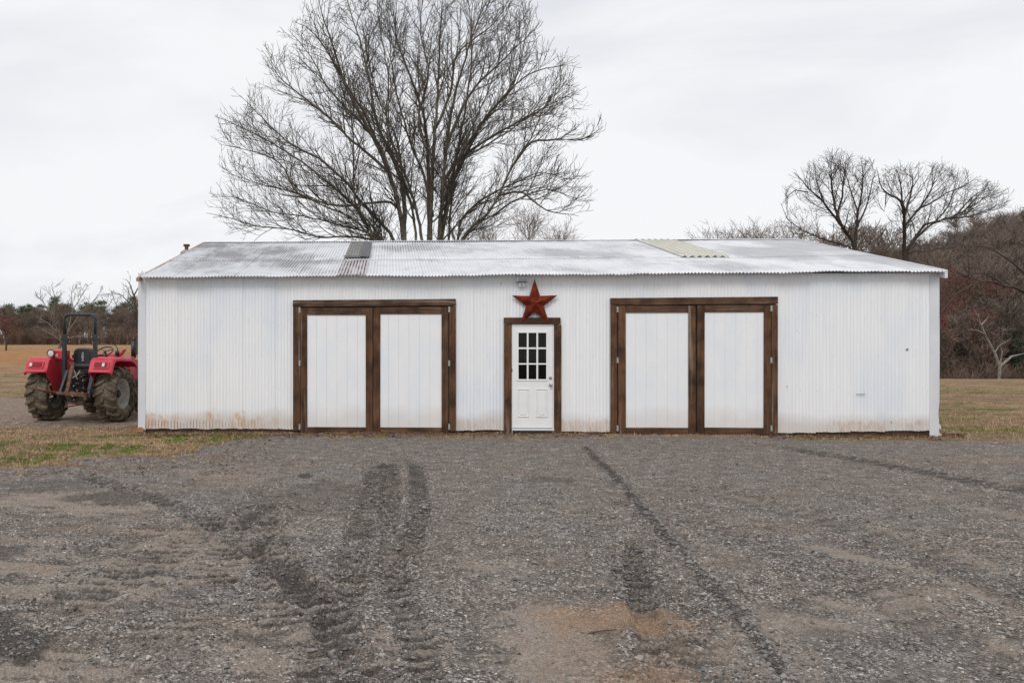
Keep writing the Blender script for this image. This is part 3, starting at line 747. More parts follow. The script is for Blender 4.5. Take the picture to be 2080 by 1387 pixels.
# end walls and back wall, in sheets too
def side_sheet(v0, v1, u, ztop0, ztop1):
    n = max(1, int((v1 - v0) / PITCH * 6)); vs, fs = [], []
    for i in range(n + 1):
        v = v0 + (v1 - v0) * i / n; x = u + AMP * math.cos(2 * math.pi * v / PITCH)
        zt = ztop0 + (ztop1 - ztop0) * i / n
        vs += [(x, v, 0.02), (x, v, zt)]
        if i: k = 2 * i; fs.append((k - 2, k, k + 1, k - 1))
    np_mesh('wall_sheet', np.array(vs), np.array(fs), M['wall'], barn, smooth=True)
def roof_z2(v): return roof_z(v) if v <= VR else roof_z(2 * VR - v)
for u in (0.03, BL - 0.03):
    nn = int(BD / 0.66); 
    for k in range(nn):
        v0 = 0.03 + k * (BD - 0.06) / nn; v1 = 0.03 + (k + 1) * (BD - 0.06) / nn
        side_sheet(v0, v1, u, roof_z2(v0) - 0.04, roof_z2(v1) - 0.04)
nn = int(BL / 0.66)
for k in range(nn):
    a, b = 0.06 + k * (BL - 0.12) / nn, 0.06 + (k + 1) * (BL - 0.12) / nn; n = 60
    vs, fs = [], []
    for i in range(n + 1):
        u = a + (b - a) * i / n; y = BD - 0.02 + AMP * math.cos(2 * math.pi * u / PITCH); vs += [(u, y, 0.02), (u, y, roof_z(0) - 0.04)]
        if i: j = 2 * i; fs.append((j - 2, j, j + 1, j - 1))
    np_mesh('wall_sheet', np.array(vs), np.array(fs), M['wall'], barn, smooth=True)
# foundation strip, recessed behind the sheets
fb = MB(); fb.box(0.05, BL - 0.02, 0.03, 0.16, -0.2, 0.10); fo = fb.build('foundation', M['brick'], barn); 
MB().box(0.06, BL - 0.06, 0.17, BD - 0.05, -0.05, 0.03).build('floor_slab', M['dark'], barn)

# corner trims
def corner(u0, u1, name, ragged):
    mb = MB(); zt = roof_z(0) - 0.02
    zs = [(-0.02 if u0 > 5 else 0.02) + (zt + .02) * k / 14 for k in range(15)]
    outer = []
    for k, z in enumerate(zs):
        j = 0.006 * n1d(z * 2.1, u0 + 1)
        jr = (rnd.uniform(-0.02, 0.02) if ragged and k in (0, 2) else 0)
        outer.append((u0 + j, u1 + j + jr, z))
    vs = []; fs = []
    s = 1 if u0 < 5 else -1
    for a, b, z in outer:
        if s > 0: vs += [(a, 0.25, z), (a, -0.018, z), (b, -0.016, z), (b, 0.0, z)]
        else: vs += [(b, 0.25, z), (b, -0.018, z), (a, -0.016, z), (a, 0.0, z)]
    for k in range(len(outer) - 1):
        for i in range(3): fs.append((4*k+i, 4*k+i+1, 4*k+4+i+1, 4*k+4+i))
    mb.add(vs, fs); return mb.build(name, M['trim_white'], barn, fix=False)
corner(-0.02, 0.125, 'corner_trim', False)
corner(BL - 0.165, BL + 0.01, 'corner_trim', True)
mb = MB(); 
for k, (du, dzz) in enumerate([(0.02, 0.20), (0.03, 0.16), (0.045, 0.02)]):
    mb.add([(BL - 0.02, -0.02, dzz), (BL + du, -0.035, dzz - 0.03), (BL + du * 0.9, -0.02, dzz + 0.012)], [(0, 1, 2)])
mb.add([(BL - 0.01, -0.02, 0.10), (BL + 0.035, -0.03, -0.03), (BL + 0.02, -0.04, -0.03), (BL - 0.005, -0.025, 0.02)], [(0, 1, 2, 3)])
so_ = mb.build('torn_flashing', M['trim_white'], barn, fix=False); tag(so_, 'torn strip of white flashing curling at the corner foot')
s2_ = so_.modifiers.new('thick', 'SOLIDIFY'); s2_.thickness = 0.003

# small damage marks on the right-hand wall
def hole(px, py, w, h, mat, name, seed):
    r = random.Random(seed); u, z = FU(px, py, -0.02); pts = []
    for k in range(10):
        g = 2 * math.pi * k / 10; q = r.uniform(0.6, 1.2); pts.append((u + math.cos(g) * w * q, z + math.sin(g) * h * q))
    MB().prism(pts, -0.026, -0.018, 'y').build(name, mat, barn)
hole(1843, 709, 0.026, 0.014, M['dark'], 'puncture', 1)
hole(1748, 800, 0.085, 0.006, M['dark'], 'tear', 2)
hole(1811, 857, 0.012, 0.010, M['dark'], 'puncture', 3)
hole(1599, 784, 0.012, 0.009, M['dark'], 'puncture', 4)
hole(1018, 575, 0.010, 0.009, M['dark'], 'puncture', 6)

# ---- roof sheets
def eave_wob(u): return 0.020 * n1d(u * 0.9, 2) * 2 + 0.012 * n1d(u * 3.2, 9)
WB = [RS(px, py) + (a, b, s) for px, py, a, b, s in [(470, 520, 0.9, 2.0, .75), (400, 535, 0.5, 1.5, .5), (600, 530, 0.8, 1.0, .8), (560, 508, 0.7, 0.7, .8), (640, 548, 0.5, 0.5, .6), (850, 503, 1.0, 0.7, .9), (940, 508, 0.7, 0.6, .7),
      (1150, 515, 0.8, 0.9, 1.0), (1220, 520, 0.7, 0.6, .9), (1300, 500, 0.9, 0.8, .6), (1180, 550, 0.5, 0.25, .8), (1560, 515, 0.9, 1.0, 1.5), (1650, 505, 0.9, 1.2, 1.4), (1620, 490, 1.2, .8, 1.3), (1780, 530, 0.7, 1.2, 1.2), (1480, 545, 0.6, 0.8, .9), (1860, 541, .5, .6, .6), (420, 500, .8, .8, .8)]]
def worn_at(u, v):
    w = np.zeros_like(u)
    for bu, bv, a, b, s in WB: w = np.maximum(w, s * np.exp(-((u - bu) / a) ** 2 - ((v - bv) / b) ** 2))
    return w
def corr_roof(name, u0, u1, v0, v1, lift, mat, pitch=PITCH, amp=0.013, rows=8, mirror=False, lap=0.006):
    n = max(2, int(round((u1 - u0) / pitch * 8))); vs, fs = [], []
    for i in range(n + 1):
        u = u0 + (u1 - u0) * i / n
        for j in range(rows + 1):
            v = v0 + (v1 - v0) * j / rows; s = (v - VE) / (VR - VE)
            z = roof_z(v) + lift - amp * math.cos(2 * math.pi * u / pitch) + lap * (u - u0) / (u1 - u0)
            z += eave_wob(u) * (1 - 0.6 * s) + 0.02 * n1d(u * 0.7 + v * 0.3, 4 + v * .2) + (ze0 - ZE) * (1 - u / BL) * (1 - s) + (ze1 - ZE) * (u / BL) * (1 - s)
            vs.append((u, (2 * VR - v) if mirror else v, z))
    for i in range(n):
        for j in range(rows):
            p = i * (rows + 1) + j; q = p + rows + 1; fs.append((p, q, q + 1, p + 1))
    o = np_mesh(name, np.array(vs), np.array(fs), mat, barn, smooth=True, attrs={'worn': worn_at(np.array(vs)[:, 0], VE + (np.array([((2 * VR - q[1]) if mirror else q[1]) for q in vs]) - VE))})
    sm = o.modifiers.new('thick', 'SOLIDIFY'); sm.thickness = 0.003; sm.offset = -1
    return o
ulo, uhi = ue0 + 0.10, ue1 - 0.0
VM = RS(1000, 526)[1]
print('mid lap v', VM, 'corners', [RS(*p) for p in ((1392,527),(1490,527),(1318,490),(1405,489),(700,524),(748,524),(735,497),(765,497),(1640,486))])
nrs = 25; wr = (uhi - ulo) / nrs
sk0, sk1 = RS(1392, 527)[0], RS(1490, 527)[0]
pk0, pk1 = RS(700, 524)[0], RS(741, 524)[0]
for k in range(nrs):
    a, b = ulo + k * wr, ulo + (k + 1) * wr
    dv = rnd.uniform(-0.02, 0.02)
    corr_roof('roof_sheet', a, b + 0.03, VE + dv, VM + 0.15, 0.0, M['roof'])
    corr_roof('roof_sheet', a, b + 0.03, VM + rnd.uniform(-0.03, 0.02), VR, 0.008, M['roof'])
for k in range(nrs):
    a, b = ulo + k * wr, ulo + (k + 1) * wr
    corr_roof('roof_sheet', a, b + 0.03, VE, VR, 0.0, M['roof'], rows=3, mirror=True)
def m_sky():
    t = NT('cream_fibreglass_sheet'); o = t.obj()
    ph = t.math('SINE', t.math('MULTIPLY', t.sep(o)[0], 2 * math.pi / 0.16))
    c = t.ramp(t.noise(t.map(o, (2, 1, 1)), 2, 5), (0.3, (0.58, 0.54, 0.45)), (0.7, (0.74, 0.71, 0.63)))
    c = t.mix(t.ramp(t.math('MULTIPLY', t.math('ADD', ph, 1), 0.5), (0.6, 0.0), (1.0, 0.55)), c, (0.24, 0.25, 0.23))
    t.set(Base_Color=c, Roughness=0.5); return t.m
M['skylight'] = m_sky()
sko = corr_roof('skylight_sheet', sk0, sk1, VM - 0.03, VR - 0.02, 0.040, M['skylight'], pitch=0.16, amp=0.022, lap=0)
tag(sko, 'cream fibreglass skylight sheet with wide corrugations')
M['patch'] = simple('grey_weathered_fibreglass', (0.20, 0.195, 0.18), 0.6, var=0.3, scale=4)
pv1 = VR - 0.35
po = corr_roof('patch_sheet', pk0, pk1, VM + 0.14, pv1, 0.035, M['patch'], amp=0.012, lap=0)
tag(po, 'dark grey patch sheet near the ridge')
M['flash'] = simple('dark_lead_flashing', (0.10, 0.10, 0.11), 0.5, var=0.4, scale=5)
fl = MB(); 
fl.add([(pk1 - 0.10, VM + 0.08, roof_z(VM + .08) + 0.062), (pk1 + 0.12, VM + 0.08, roof_z(VM + .08) + 0.056), (pk1 + 0.10, pv1, roof_z(pv1) + 0.056), (pk1 - 0.10, pv1, roof_z(pv1) + 0.062)], [(0,1,2,3)])
fl.add([(pk0 - 0.02, VM + .1, roof_z(VM + .1) + 0.056), (pk1 + 0.10, VM + .1, roof_z(VM + .1) + 0.056), (pk1 + 0.10, VM + 0.2, roof_z(VM + 0.2) + 0.066), (pk0 - 0.02, VM + 0.2, roof_z(VM + .2) + 0.066)], [(0,1,2,3)])
flo = fl.build('flashing', M['flash'], barn, fix=False); q_ = flo.modifiers.new('thick', 'SOLIDIFY'); q_.thickness = 0.004; q_.offset = -1
def m_rr():
    t = NT('purple_brown_rusted_sheet'); o = t.obj()
    ph = t.math('SINE', t.math('MULTIPLY', t.sep(o)[0], 2 * math.pi / PITCH))
    val = t.ramp(t.math('MULTIPLY', t.math('ADD', ph, 1), 0.5), (0.1, 1.0), (0.75, 0.15))
    f = t.math('MULTIPLY', val, t.ramp(t.noise(t.map(o, (2.5, 1.0, 1)), 1.5, 5, 0.7), (0.36, 0.25), (0.56, 1.0)))
    t.set(Base_Color=t.mix(f, (0.62, 0.60, 0.61), (0.10, 0.055, 0.055)), Roughness=0.6); return t.m
M['roofrust'] = m_rr()
r0u, r1u = RS(690, 557)[0], RS(735, 557)[0]
ro = corr_roof('rusted_sheet', r0u - 0.05, r1u + 0.08, VE + 0.0, VM - 0.10, 0.012, M['roofrust'])
tag(ro, 'purple brown rusted sheet below the dark patch')
# ridge cap
rc = MB(); n = 60
vs, fs = [], []
for i in range(n + 1):
    u = ulo + (uhi - ulo) * i / n; zz = ZR + 0.032 + 0.010 * n1d(u * 0.7, 3)
    vs += [(u, VR - 0.14, zz - 0.030), (u, VR, zz), (u, VR + 0.14, zz - 0.030)]
    if i:
        k = 3 * i; fs += [(k-3, k, k+1, k-2), (k-2, k+1, k+2, k-1)]
rc.add(vs, fs); r_ = rc.build('ridge_cap', M['roof'], barn, fix=False); q_ = r_.modifiers.new('thick', 'SOLIDIFY'); q_.thickness = 0.003
# rakes
for (u, mat, nm, w) in ((ue0 + 0.045, M['wood_x'], 'rake_board', 0.06), (ue1 + 0.02, M['trim_white'], 'rake_flashing', 0.05)):
    for mir in (0, 1):
        def vv(v): return 2 * VR - v if mir else v
        z0 = (ze0 if u < 5 else ze1); mbr = MB(); h = 0.07 if u < 5 else 0.13
        top = 0.005 if u < 5 else 0.020
        vs = [(u - w/2, vv(VE), z0 - h), (u + w/2, vv(VE), z0 - h), (u + w/2, vv(VE), z0 + top), (u - w/2, vv(VE), z0 + top),
              (u - w/2, vv(VR), ZR - h + .02), (u + w/2, vv(VR), ZR - h + .02), (u + w/2, vv(VR), ZR + top + .02), (u - w/2, vv(VR), ZR + top + .02)]
        mbr.add(vs, [(0,1,2,3),(7,6,5,4),(0,4,5,1),(1,5,6,2),(2,6,7,3),(3,7,4,0)])
        mbr.build(nm, M['rake'] if (u < 5 and 'rake' in M) else mat, barn)
# screws in rows across the wall sheets
sv, sf = [], []
def stud(u, v, z, r=0.007):
    o = len(sv); sv.extend([(u - r, v, z), (u, v, z - r), (u + r, v, z), (u, v, z + r), (u, v - 0.006, z)])
    sf.extend([(o, o + 1, o + 4), (o + 1, o + 2, o + 4), (o + 2, o + 3, o + 4), (o + 3, o, o + 4)])
for z in (0.18, 0.85, 1.50, 2.20, 2.85):
    u = 0.16
    while u < BL - 0.2:
        if not any(a - 0.12 < u < b + 0.12 and z < t + 0.05 for a, b, t in cuts) and rnd.random() < 0.9: stud(u + rnd.uniform(-.02, .02), -0.012, z + rnd.uniform(-0.015, 0.015))
        u += PITCH * rnd.choice((4, 5))
so2 = np_mesh('screws', np.array(sv), np.array(sf), M['screw'], barn); so2['kind'] = 'stuff'

# ---- doors
def board(parent, u0, u1, z0, z1, v0, v1, upright, name='board', skew=0.0):
    """one sawn board with slight wander"""
    mb = MB(); j = lambda: rnd.uniform(-0.003, 0.003)
    vs = []
    for v in (v0, v1):
        vs += [(u0 + j(), v, z0 + j()), (u1 + j(), v, z0 + j() + (0 if upright else skew)), (u1 + j(), v, z1 + j() + (0 if upright else skew)), (u0 + j(), v, z1 + j())]
    mb.add(vs, [(0,1,2,3),(7,6,5,4),(0,4,5,1),(1,5,6,2),(2,6,7,3),(3,7,4,0)])
    return mb.build(name, M['wood_z'] if upright else M['wood_x'], parent, bevel=0.004)
def hinge(parent, px, py, v):
    u, z = FU(px, py, v); mb = MB()
    mb.box(u - 0.017, u - 0.003, v - 0.004, v, z - 0.055, z + 0.055); mb.box(u + 0.003, u + 0.016, v - 0.004, v, z - 0.05, z + 0.05)
    mb.tube([(u, v - 0.006, z - 0.056), (u, v - 0.006, z + 0.056)], 0.006, 8)
    for s in (-1, 1):
        for q in (-.035, 0, .035): mb.lathe([(0, 0.0045), (-0.003, 0.004), (-0.004, 0.0)], (u + s * 0.0125, v - 0.004, z + q), 'y', 6)
    return mb.build('hinge', M['steel'], parent, fix=True)
VB = -0.065      # face of the frame boards
def leaf(name, label, xo0, xo1, xi0, xi1, yt, yti, ybi, yb, vf):
    """framed door leaf: outer px xo0..xo1, inner opening xi0..xi1, top yt..yti, bottom ybi..yb"""
    def u(px): return FU(px, 740, vf)[0]
    def z(py, px): return FU(px, py, vf)[1]
    mid = (xo0 + xo1) / 2
    e = MB(); U0, U1 = u(xi0) - 0.02, u(xi1) + 0.02; Z0, Z1 = z(ybi, mid) - 0.02, z(yti, mid) + 0.02
    back = e.box(U0, U1, vf + 0.032, vf + 0.045, Z0, Z1).build(name, M['dark'], barn); tag(back, label)
    n = 6; offs = rnd.uniform(-0.04, 0.04)
    us = [U0] + [U0 + (k + 1) * 0.2 + offs for k in range(n) if U0 + (k + 1) * 0.2 + offs < U1 - 0.05] + [U1]
    for a, b in zip(us[:-1], us[1:]):
        mb = MB(); mb.box(a + 0.0009, b - 0.0009, vf + 0.018 + rnd.uniform(-0.0008, 0.0008), vf + 0.031, Z0, Z1)
        mb.build('plank', M['plank'], back, bevel=0.0012)
    board(back, u(xo0), u(xi0), z(yb, mid), z(yt, mid), vf, vf + 0.03, True, 'stile')
    board(back, u(xi1), u(xo1), z(yb, mid), z(yt, mid), vf, vf + 0.03, True, 'stile')
    board(back, u(xi0) + 0.003, u(xi1) - 0.003, z(yti, mid), z(yt, mid), vf - 0.001, vf + 0.029, False, 'rail')
    board(back, u(xi0) + 0.003, u(xi1) - 0.003, z(yb, mid), z(ybi, mid), vf - 0.001, vf + 0.029, False, 'rail')
    return back
def fb_(px0, px1, py0, py1, v, upright, name, th=0.04, skew=0.0):
    a, z0 = FU(px0, py1, v); b, z1 = FU(px1, py0, v)
    z1 = FU((px0 + px1) / 2, py0, v)[1]; z0 = FU((px0 + px1) / 2, py1, v)[1]
    return board(barn, a, b, z0, z1, v, v + th, upright, name, skew)
# left pair
fb_(594.5, 926, 609, 622.5, VB - .004, False, 'door_header', skew=0.02)
fb_(595, 609, 623.5, 874, VB, True, 'door_jamb'); fb_(912.5, 926, 622, 875, VB, True, 'door_jamb')
L1 = leaf('door_leaf', 'left leaf of the left double door', 610, 757, 624, 743, 625, 639, 867, 881.5, VB + 0.004)
L2 = leaf('door_leaf', 'right leaf of the left double door', 758.5, 911, 772.5, 897, 623.5, 637.5, 867.5, 881, VB + 0.006)
for py in (629, 737, 866): hinge(L1, 608.5, py, VB - 0.002)
for py in (628, 737, 866): hinge(L2, 912.5, py, VB - 0.002)
# right pair
fb_(1240.5, 1580.5, 604.5, 618.5, VB - .004, False, 'door_header', skew=0.018)
fb_(1241, 1254, 619.5, 883, VB, True, 'door_jamb'); fb_(1567.5, 1580, 618.5, 881, VB, True, 'door_jamb')
R1 = leaf('door_leaf', 'left leaf of the right double door', 1256, 1413, 1271.5, 1398.5, 620.5, 634.5, 868, 882, VB + 0.004)
R2 = leaf('door_leaf', 'right leaf of the right double door', 1416.5, 1566.5, 1431.5, 1551.5, 619.5, 633.5, 868, 882, VB + 0.006)
for py in (628, 731, 869): hinge(R1, 1254.5, py, VB - 0.002)
for py in (626, 731, 869): hinge(R2, 1567, py, VB - 0.002)
# dark sheets inside the two double openings, added for the unlit interior
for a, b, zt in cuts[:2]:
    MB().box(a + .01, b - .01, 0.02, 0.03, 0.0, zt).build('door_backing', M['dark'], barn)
# personnel door
fb_(1024, 1139, 644.5, 658, VB, False, 'door_header'); fb_(1024, 1039, 659, 882, VB, True, 'door_jamb'); fb_(1125.5, 1140, 659, 882, VB, True, 'door_jamb')
vd = -0.035
def pu(px): return FU(px, 760, vd)[0]
def pz(py): return FU(1082, py, vd)[1]
mb = MB(); a, b = pu(1037), pu(1127)
# slab built round the window hole
w0, w1, wz0, wz1 = pu(1052), pu(1111), pz(770.5), pz(674.5)
s0, s1, sz0, sz1 = pu(1041), pu(1122.5), pz(868), pz(662)
for q in ((s0, w0, sz0, sz1), (w1, s1, sz0, sz1), (w0, w1, sz0, wz0), (w0, w1, wz1, sz1)):
    mb.box(q[0], q[1], vd, vd + 0.04, q[2], q[3])
slab = mb.build('door', M['door_white'], barn); tag(slab, 'white half glazed personnel door with nine panes')
def ring(parent, u0, u1, z0, z1, w, v0, v1, mat, name):
    m = MB(); m.box(u0, u1, v0, v1, z0, z0 + w); m.box(u0, u1, v0, v1, z1 - w, z1); m.box(u0, u0 + w, v0, v1, z0 + w, z1 - w); m.box(u1 - w, u1, v0, v1, z0 + w, z1 - w)
    return m.build(name, mat, parent, bevel=0.003)
ring(slab, pu(1049.5), pu(1113), pz(773), pz(672), 0.034, vd - 0.012, vd - 0.001, M['door_white'], 'window_frame')
cols = [(1053.5, 1070), (1073.5, 1089.5), (1093, 1109)]; rows_ = [(676, 705), (708.5, 737), (740, 769)]
for c0, c1 in ((1070, 1073.5), (1089.5, 1093)):
    MB().box(pu(c0), pu(c1), vd - 0.010, vd + 0.012, wz0 + .0, wz1).build('glazing_bar', M['door_white'], slab, bevel=0.003)
for c0, c1 in ((705, 708.5), (737, 740)):
    MB().box(w0, w1, vd - 0.0085, vd + 0.010, pz(c1), pz(c0)).build('glazing_bar', M['door_white'], slab, bevel=0.003)
for c0, c1 in cols:
    for r0, r1 in rows_:
        MB().box(pu(c0) - .012, pu(c1) + .012, vd + 0.016, vd + 0.021, pz(r1) - .012, pz(r0) + .012).build('pane', M['glass'], slab)
MB().box(w0 - .1, w1 + .1, vd + 0.5, vd + 0.52, wz0 - .5, wz1 + .2).build('unlit_interior_sheet', M['dark'], barn)  # dark sheet standing in for the unlit interior behind the panes
for c0, c1 in ((1051.5, 1074), (1089, 1111.5)):
    ring(slab, pu(c0), pu(c1), pz(846), pz(789), 0.014, vd - 0.014, vd - 0.0005, M['door_white'], 'panel_moulding')
    MB().box(pu(c0 + 4), pu(c1 - 4), vd - 0.010, vd - 0.0005, pz(842), pz(793)).build('raised_panel', M['door_white'], slab, bevel=0.005)
ku, kz = FU(1118, 781, vd); mb = MB()
mb.lathe([(0, 0.030), (-0.008, 0.030), (-0.010, 0.014), (-0.035, 0.012), (-0.040, 0.024), (-0.055, 0.029), (-0.066, 0.022), (-0.070, 0.0)], (ku, vd - 0.001, kz), 'y', 20)
mb.build('door_knob', M['nickel'], slab, smooth=True)
ku, kz = FU(1118, 767, vd); mb = MB(); mb.lathe([(0, 0.030), (-0.012, 0.029), (-0.018, 0.022), (-0.020, 0.012), (-0.016, 0.010), (-0.016, 0.0)], (ku, vd - 0.001, kz), 'y', 20)
mb.build('deadbolt', M['grey'], slab, smooth=True)
mb = MB(); mb.box(pu(1039.5), s0 - 0.003, vd - 0.008, vd + 0.03, 0.02, pz(660)); mb.box(s1 + 0.003, pu(1125), vd - 0.008, vd + 0.03, 0.02, pz(660)); mb.box(pu(1039.5), pu(1125), vd - 0.008, vd + 0.03, sz1 + 0.003, pz(658.5))
mb.build('door_casing', M['door_white'], barn)
MB().box(pu(1040), pu(1125), vd - 0.045, vd + 0.03, pz(873.5), pz(870)).build('threshold', M['trim_white'], barn, bevel=0.004)
MB().box(s0, s1, vd + 0.0, vd + 0.03, sz0 - 0.02, sz0 - 0.002).build('door_sweep', M['grey'], slab)
MB().box(pu(1038), pu(1127), vd + 0.0, vd + 0.03, -0.05, pz(875)).build('sill_void', M['dark'], barn)  # dark box standing in for shade in the gap under the threshold
# strike plate / latch by the left jamb
u_, z_ = FU(1040.5, 751, VB); MB().box(u_ - 0.006, u_ + 0.004, VB + .0, VB + 0.02, z_ - 0.02, z_ + 0.02).build('latch', M['dark'], barn)

# corner brick chunk, top-level
bp = P0 + DU * 0.02 - DV * 0.06
mb = MB(); mb.prism([(-0.09, 0.0), (0.08, 0.0), (0.10, 0.05), (0.02, 0.10), (-0.06, 0.075)], -0.05, 0.05, 'y')
bo = mb.build('brick_chunk', simple('broken_orange_brick', (0.33, 0.16, 0.08), 0.95, var=0.3, scale=20, bump=0.5), loc=(bp.x, bp.y, 0.0), bevel=0.008)
tag(bo, 'broken orange brown brick chunk at the left foot of the barn corner', 'brick')

# ------------------------------------------------------------------ rusty star, hung above the door
def B2W(u, v, z): 
    p = P0 + DU * u + DV * v; return Vector((p.x, p.y, z))
su, sz = FU(1087, 613, -0.09)
star = empty('metal_star', B2W(su, -0.045, sz), PHI)
tag(star, 'red rusty five pointed barn star hanging over the personnel door', 'star')
tips_px = [(1086.5, 566.5), (1133.5, 599), (1116.5, 656), (1058, 656), (1040, 599.5)]
tips = []
for p in tips_px:
    a, b = FU(p[0], p[1], -0.09); tips.append((a - su, b - sz))
cx = sum(t[0] for t in tips) / 5; cz = sum(t[1] for t in tips) / 5
for k in range(5):
    tx, tz = tips[k]
    def inner(i, j):
        (ax, az), (bx, bz) = tips[i % 5], tips[j % 5]; m = ((ax + bx) / 2 - cx, (az + bz) / 2 - cz); L = math.hypot(*m)
        R = 0.385 * 0.45; return (cx + m[0] / L * R, cz + m[1] / L * R)
    l = inner(k - 1, k); r = inner(k, k + 1)
    mb = MB(); yb, yc = -0.026, -0.105
    mb.add([(tx, yb, tz), (l[0], yb, l[1]), (r[0], yb, r[1]), (cx, yc, cz), (tx, yb + .02, tz), (l[0], yb + .02, l[1]), (r[0], yb + .02, r[1]), (cx, yb + .02, cz)],
           [(0, 3, 1), (0, 2, 3), (0, 1, 5, 4), (0, 4, 6, 2), (4, 5, 7), (4, 7, 6)])
    mb.build('star_point', M['star'], star)
mb = MB(); mb.tube([(cx - 0.002 , -0.03, cz + 0.43), (cx - 0.002, -0.04, cz + 0.47)], 0.004, 6); mb.build('hanging_hook', M['dark'], star)
# ------------------------------------------------------------------ lamp under the eave
lu, lz_ = FU(1059.5, 571, -0.05)
lamp = empty('security_light', B2W(lu, -0.03, lz_), PHI); tag(lamp, 'small square floodlight with sensor under the eave left of the star', 'light')
mb = MB(); mb.prism([(0.0, -0.02), (-0.11, 0.00), (-0.11, 0.055), (0.0, 0.065)], -0.10, 0.10, 'x'); mb.build('lamp_hood', M['trim_white'], lamp, bevel=0.004)
mb = MB(); mb.prism([(-0.012, -0.026), (-0.115, 0.006), (-0.119, 0.048), (-0.116, 0.048), (-0.104, -0.004), (-0.012, -0.032)], -0.09, 0.09, 'x'); mb.build('lamp_face', M['grey'], lamp)
mb = MB(); mb.box(-0.055, 0.055, -0.045, 0.0, -0.10, -0.026); mb.build('lamp_body', M['trim_white'], lamp, bevel=0.006)
mb = MB(); mb.lathe([(-0.045, 0.016), (-0.058, 0.014), (-0.064, 0.0)], (0.0, 0, -0.066), 'y', 12); mb.build('sensor', M['dark'], lamp)
# ------------------------------------------------------------------ capped pole rising behind the left roof edge
pp = at(379, 499, 25.5)
pole = empty('capped_pole', (pp.x, pp.y, 0)); tag(pole, 'wooden pole with grey metal cap rising behind the left roof edge', 'pole')
mb = MB(); mb.tube([(0, 0, 0), (0, 0, pp.z - 0.02)], 0.06, 10); mb.build('post', M['wood_z'], pole)
mb = MB(); mb.lathe([(pp.z - 0.26, 0.20), (pp.z - 0.20, 0.19), (pp.z - 0.14, 0.11), (pp.z - 0.12, 0.05)], (0, 0, 0), 'z', 16); mb.build('cap', M['grey'], pole, smooth=True)
mb = MB(); mb.box(-0.09, 0.09, -0.06, 0.06, pp.z - 0.02, pp.z + 0.05); mb.build('block', M['wood_x'], pole)
# ------------------------------------------------------------------ bare trees
def tubes_np(paths, sides):
    """paths: list of (list of points, list of radii) -> verts, quad faces"""
    groups = {}
    for p, r in paths: groups.setdefault(len(p), []).append((p, r))
    V, Fc, off = [], [], 0
    for n, lst in groups.items():
        A = np.array([p for p, _ in lst], float); R = np.array([r for _, r in lst], float)
        m = len(lst); T = np.empty_like(A)
        T[:, 1:-1] = A[:, 2:] - A[:, :-2]; T[:, 0] = A[:, 1] - A[:, 0]; T[:, -1] = A[:, -1] - A[:, -2]
        T /= np.linalg.norm(T, axis=2, keepdims=True) + 1e-9
        ref = np.where(np.abs(T[:, :1, 2:3]) > 0.8, np.array([[[1.0, 0.2, 0]]]), np.array([[[0.1, 0.2, 1.0]]]))
        a = np.cross(T, np.broadcast_to(ref, T.shape)); a /= np.linalg.norm(a, axis=2, keepdims=True) + 1e-9
        b = np.cross(T, a)
        g = np.arange(sides) * 2 * np.pi / sides
        ring = A[:, :, None] + (a[:, :, None] * np.cos(g)[:, None] + b[:, :, None] * np.sin(g)[:, None]) * R[:, :, None, None]
        V.append(ring.reshape(-1, 3))
        idx = np.arange(m * n * sides).reshape(m, n, sides) + off
        nx = np.roll(idx, -1, axis=2)
        Fc.append(np.stack([idx[:, :-1], nx[:, :-1], nx[:, 1:], idx[:, 1:]], -1).reshape(-1, 4)); off += m * n * sides
    return np.concatenate(V), np.concatenate(Fc)

def resample(pts, step):
    """smooth (Catmull-Rom) resampling of a polyline of Vectors"""
    P_ = [pts[0] * 2 - pts[1]] + list(pts) + [pts[-1] * 2 - pts[-2]]
    o = []
    for i in range(1, len(P_) - 2):
        a, b, c, d = P_[i-1], P_[i], P_[i+1], P_[i+2]; n = max(1, int((c - b).length / step))
        for k in range(n):
            t = k / n
            o.append(0.5 * ((2*b) + (c - a) * t + (2*a - 5*b + 4*c - d) * t*t + (3*b - a - 3*c + d) * t**3))
    o.append(pts[-1]); return o
def rv(r): 
    while True:
        v = Vector((r.uniform(-1, 1), r.uniform(-1, 1), r.uniform(-1, 1)))
        if 0.01 < v.length_squared < 1: return v.normalized()
def grow(r, p, d, L, nseg, wob, up, r0, r1):
    pts = [p.copy()]; rr = [r0]; d = d.normalized()
    for i in range(nseg):
        d = (d + rv(r) * wob + Vector((0, 0, up))).normalized()
        p = p + d * (L / nseg); pts.append(p); rr.append(r0 + (r1 - r0) * (i + 1) / nseg)
    return pts, rr
def side_dir(r, t, ang):
    q = t.cross(rv(r)); 
    if q.length < 1e-4: q = t.orthogonal()
    q.normalize(); return (t * math.cos(ang) + q * math.sin(ang)).normalized()
def inpoly(x, y, poly):
    c = False; n = len(poly)
    for i in range(n):
        x0, y0 = poly[i]; x1, y1 = poly[i-1]
        if (y0 > y) != (y1 > y) and x < (x1 - x0) * (y - y0) / (y1 - y0) + x0: c = not c
    return c
def to_px(v): return CX + F * v.x / v.y, CY + F * (HC - v.z) / v.y

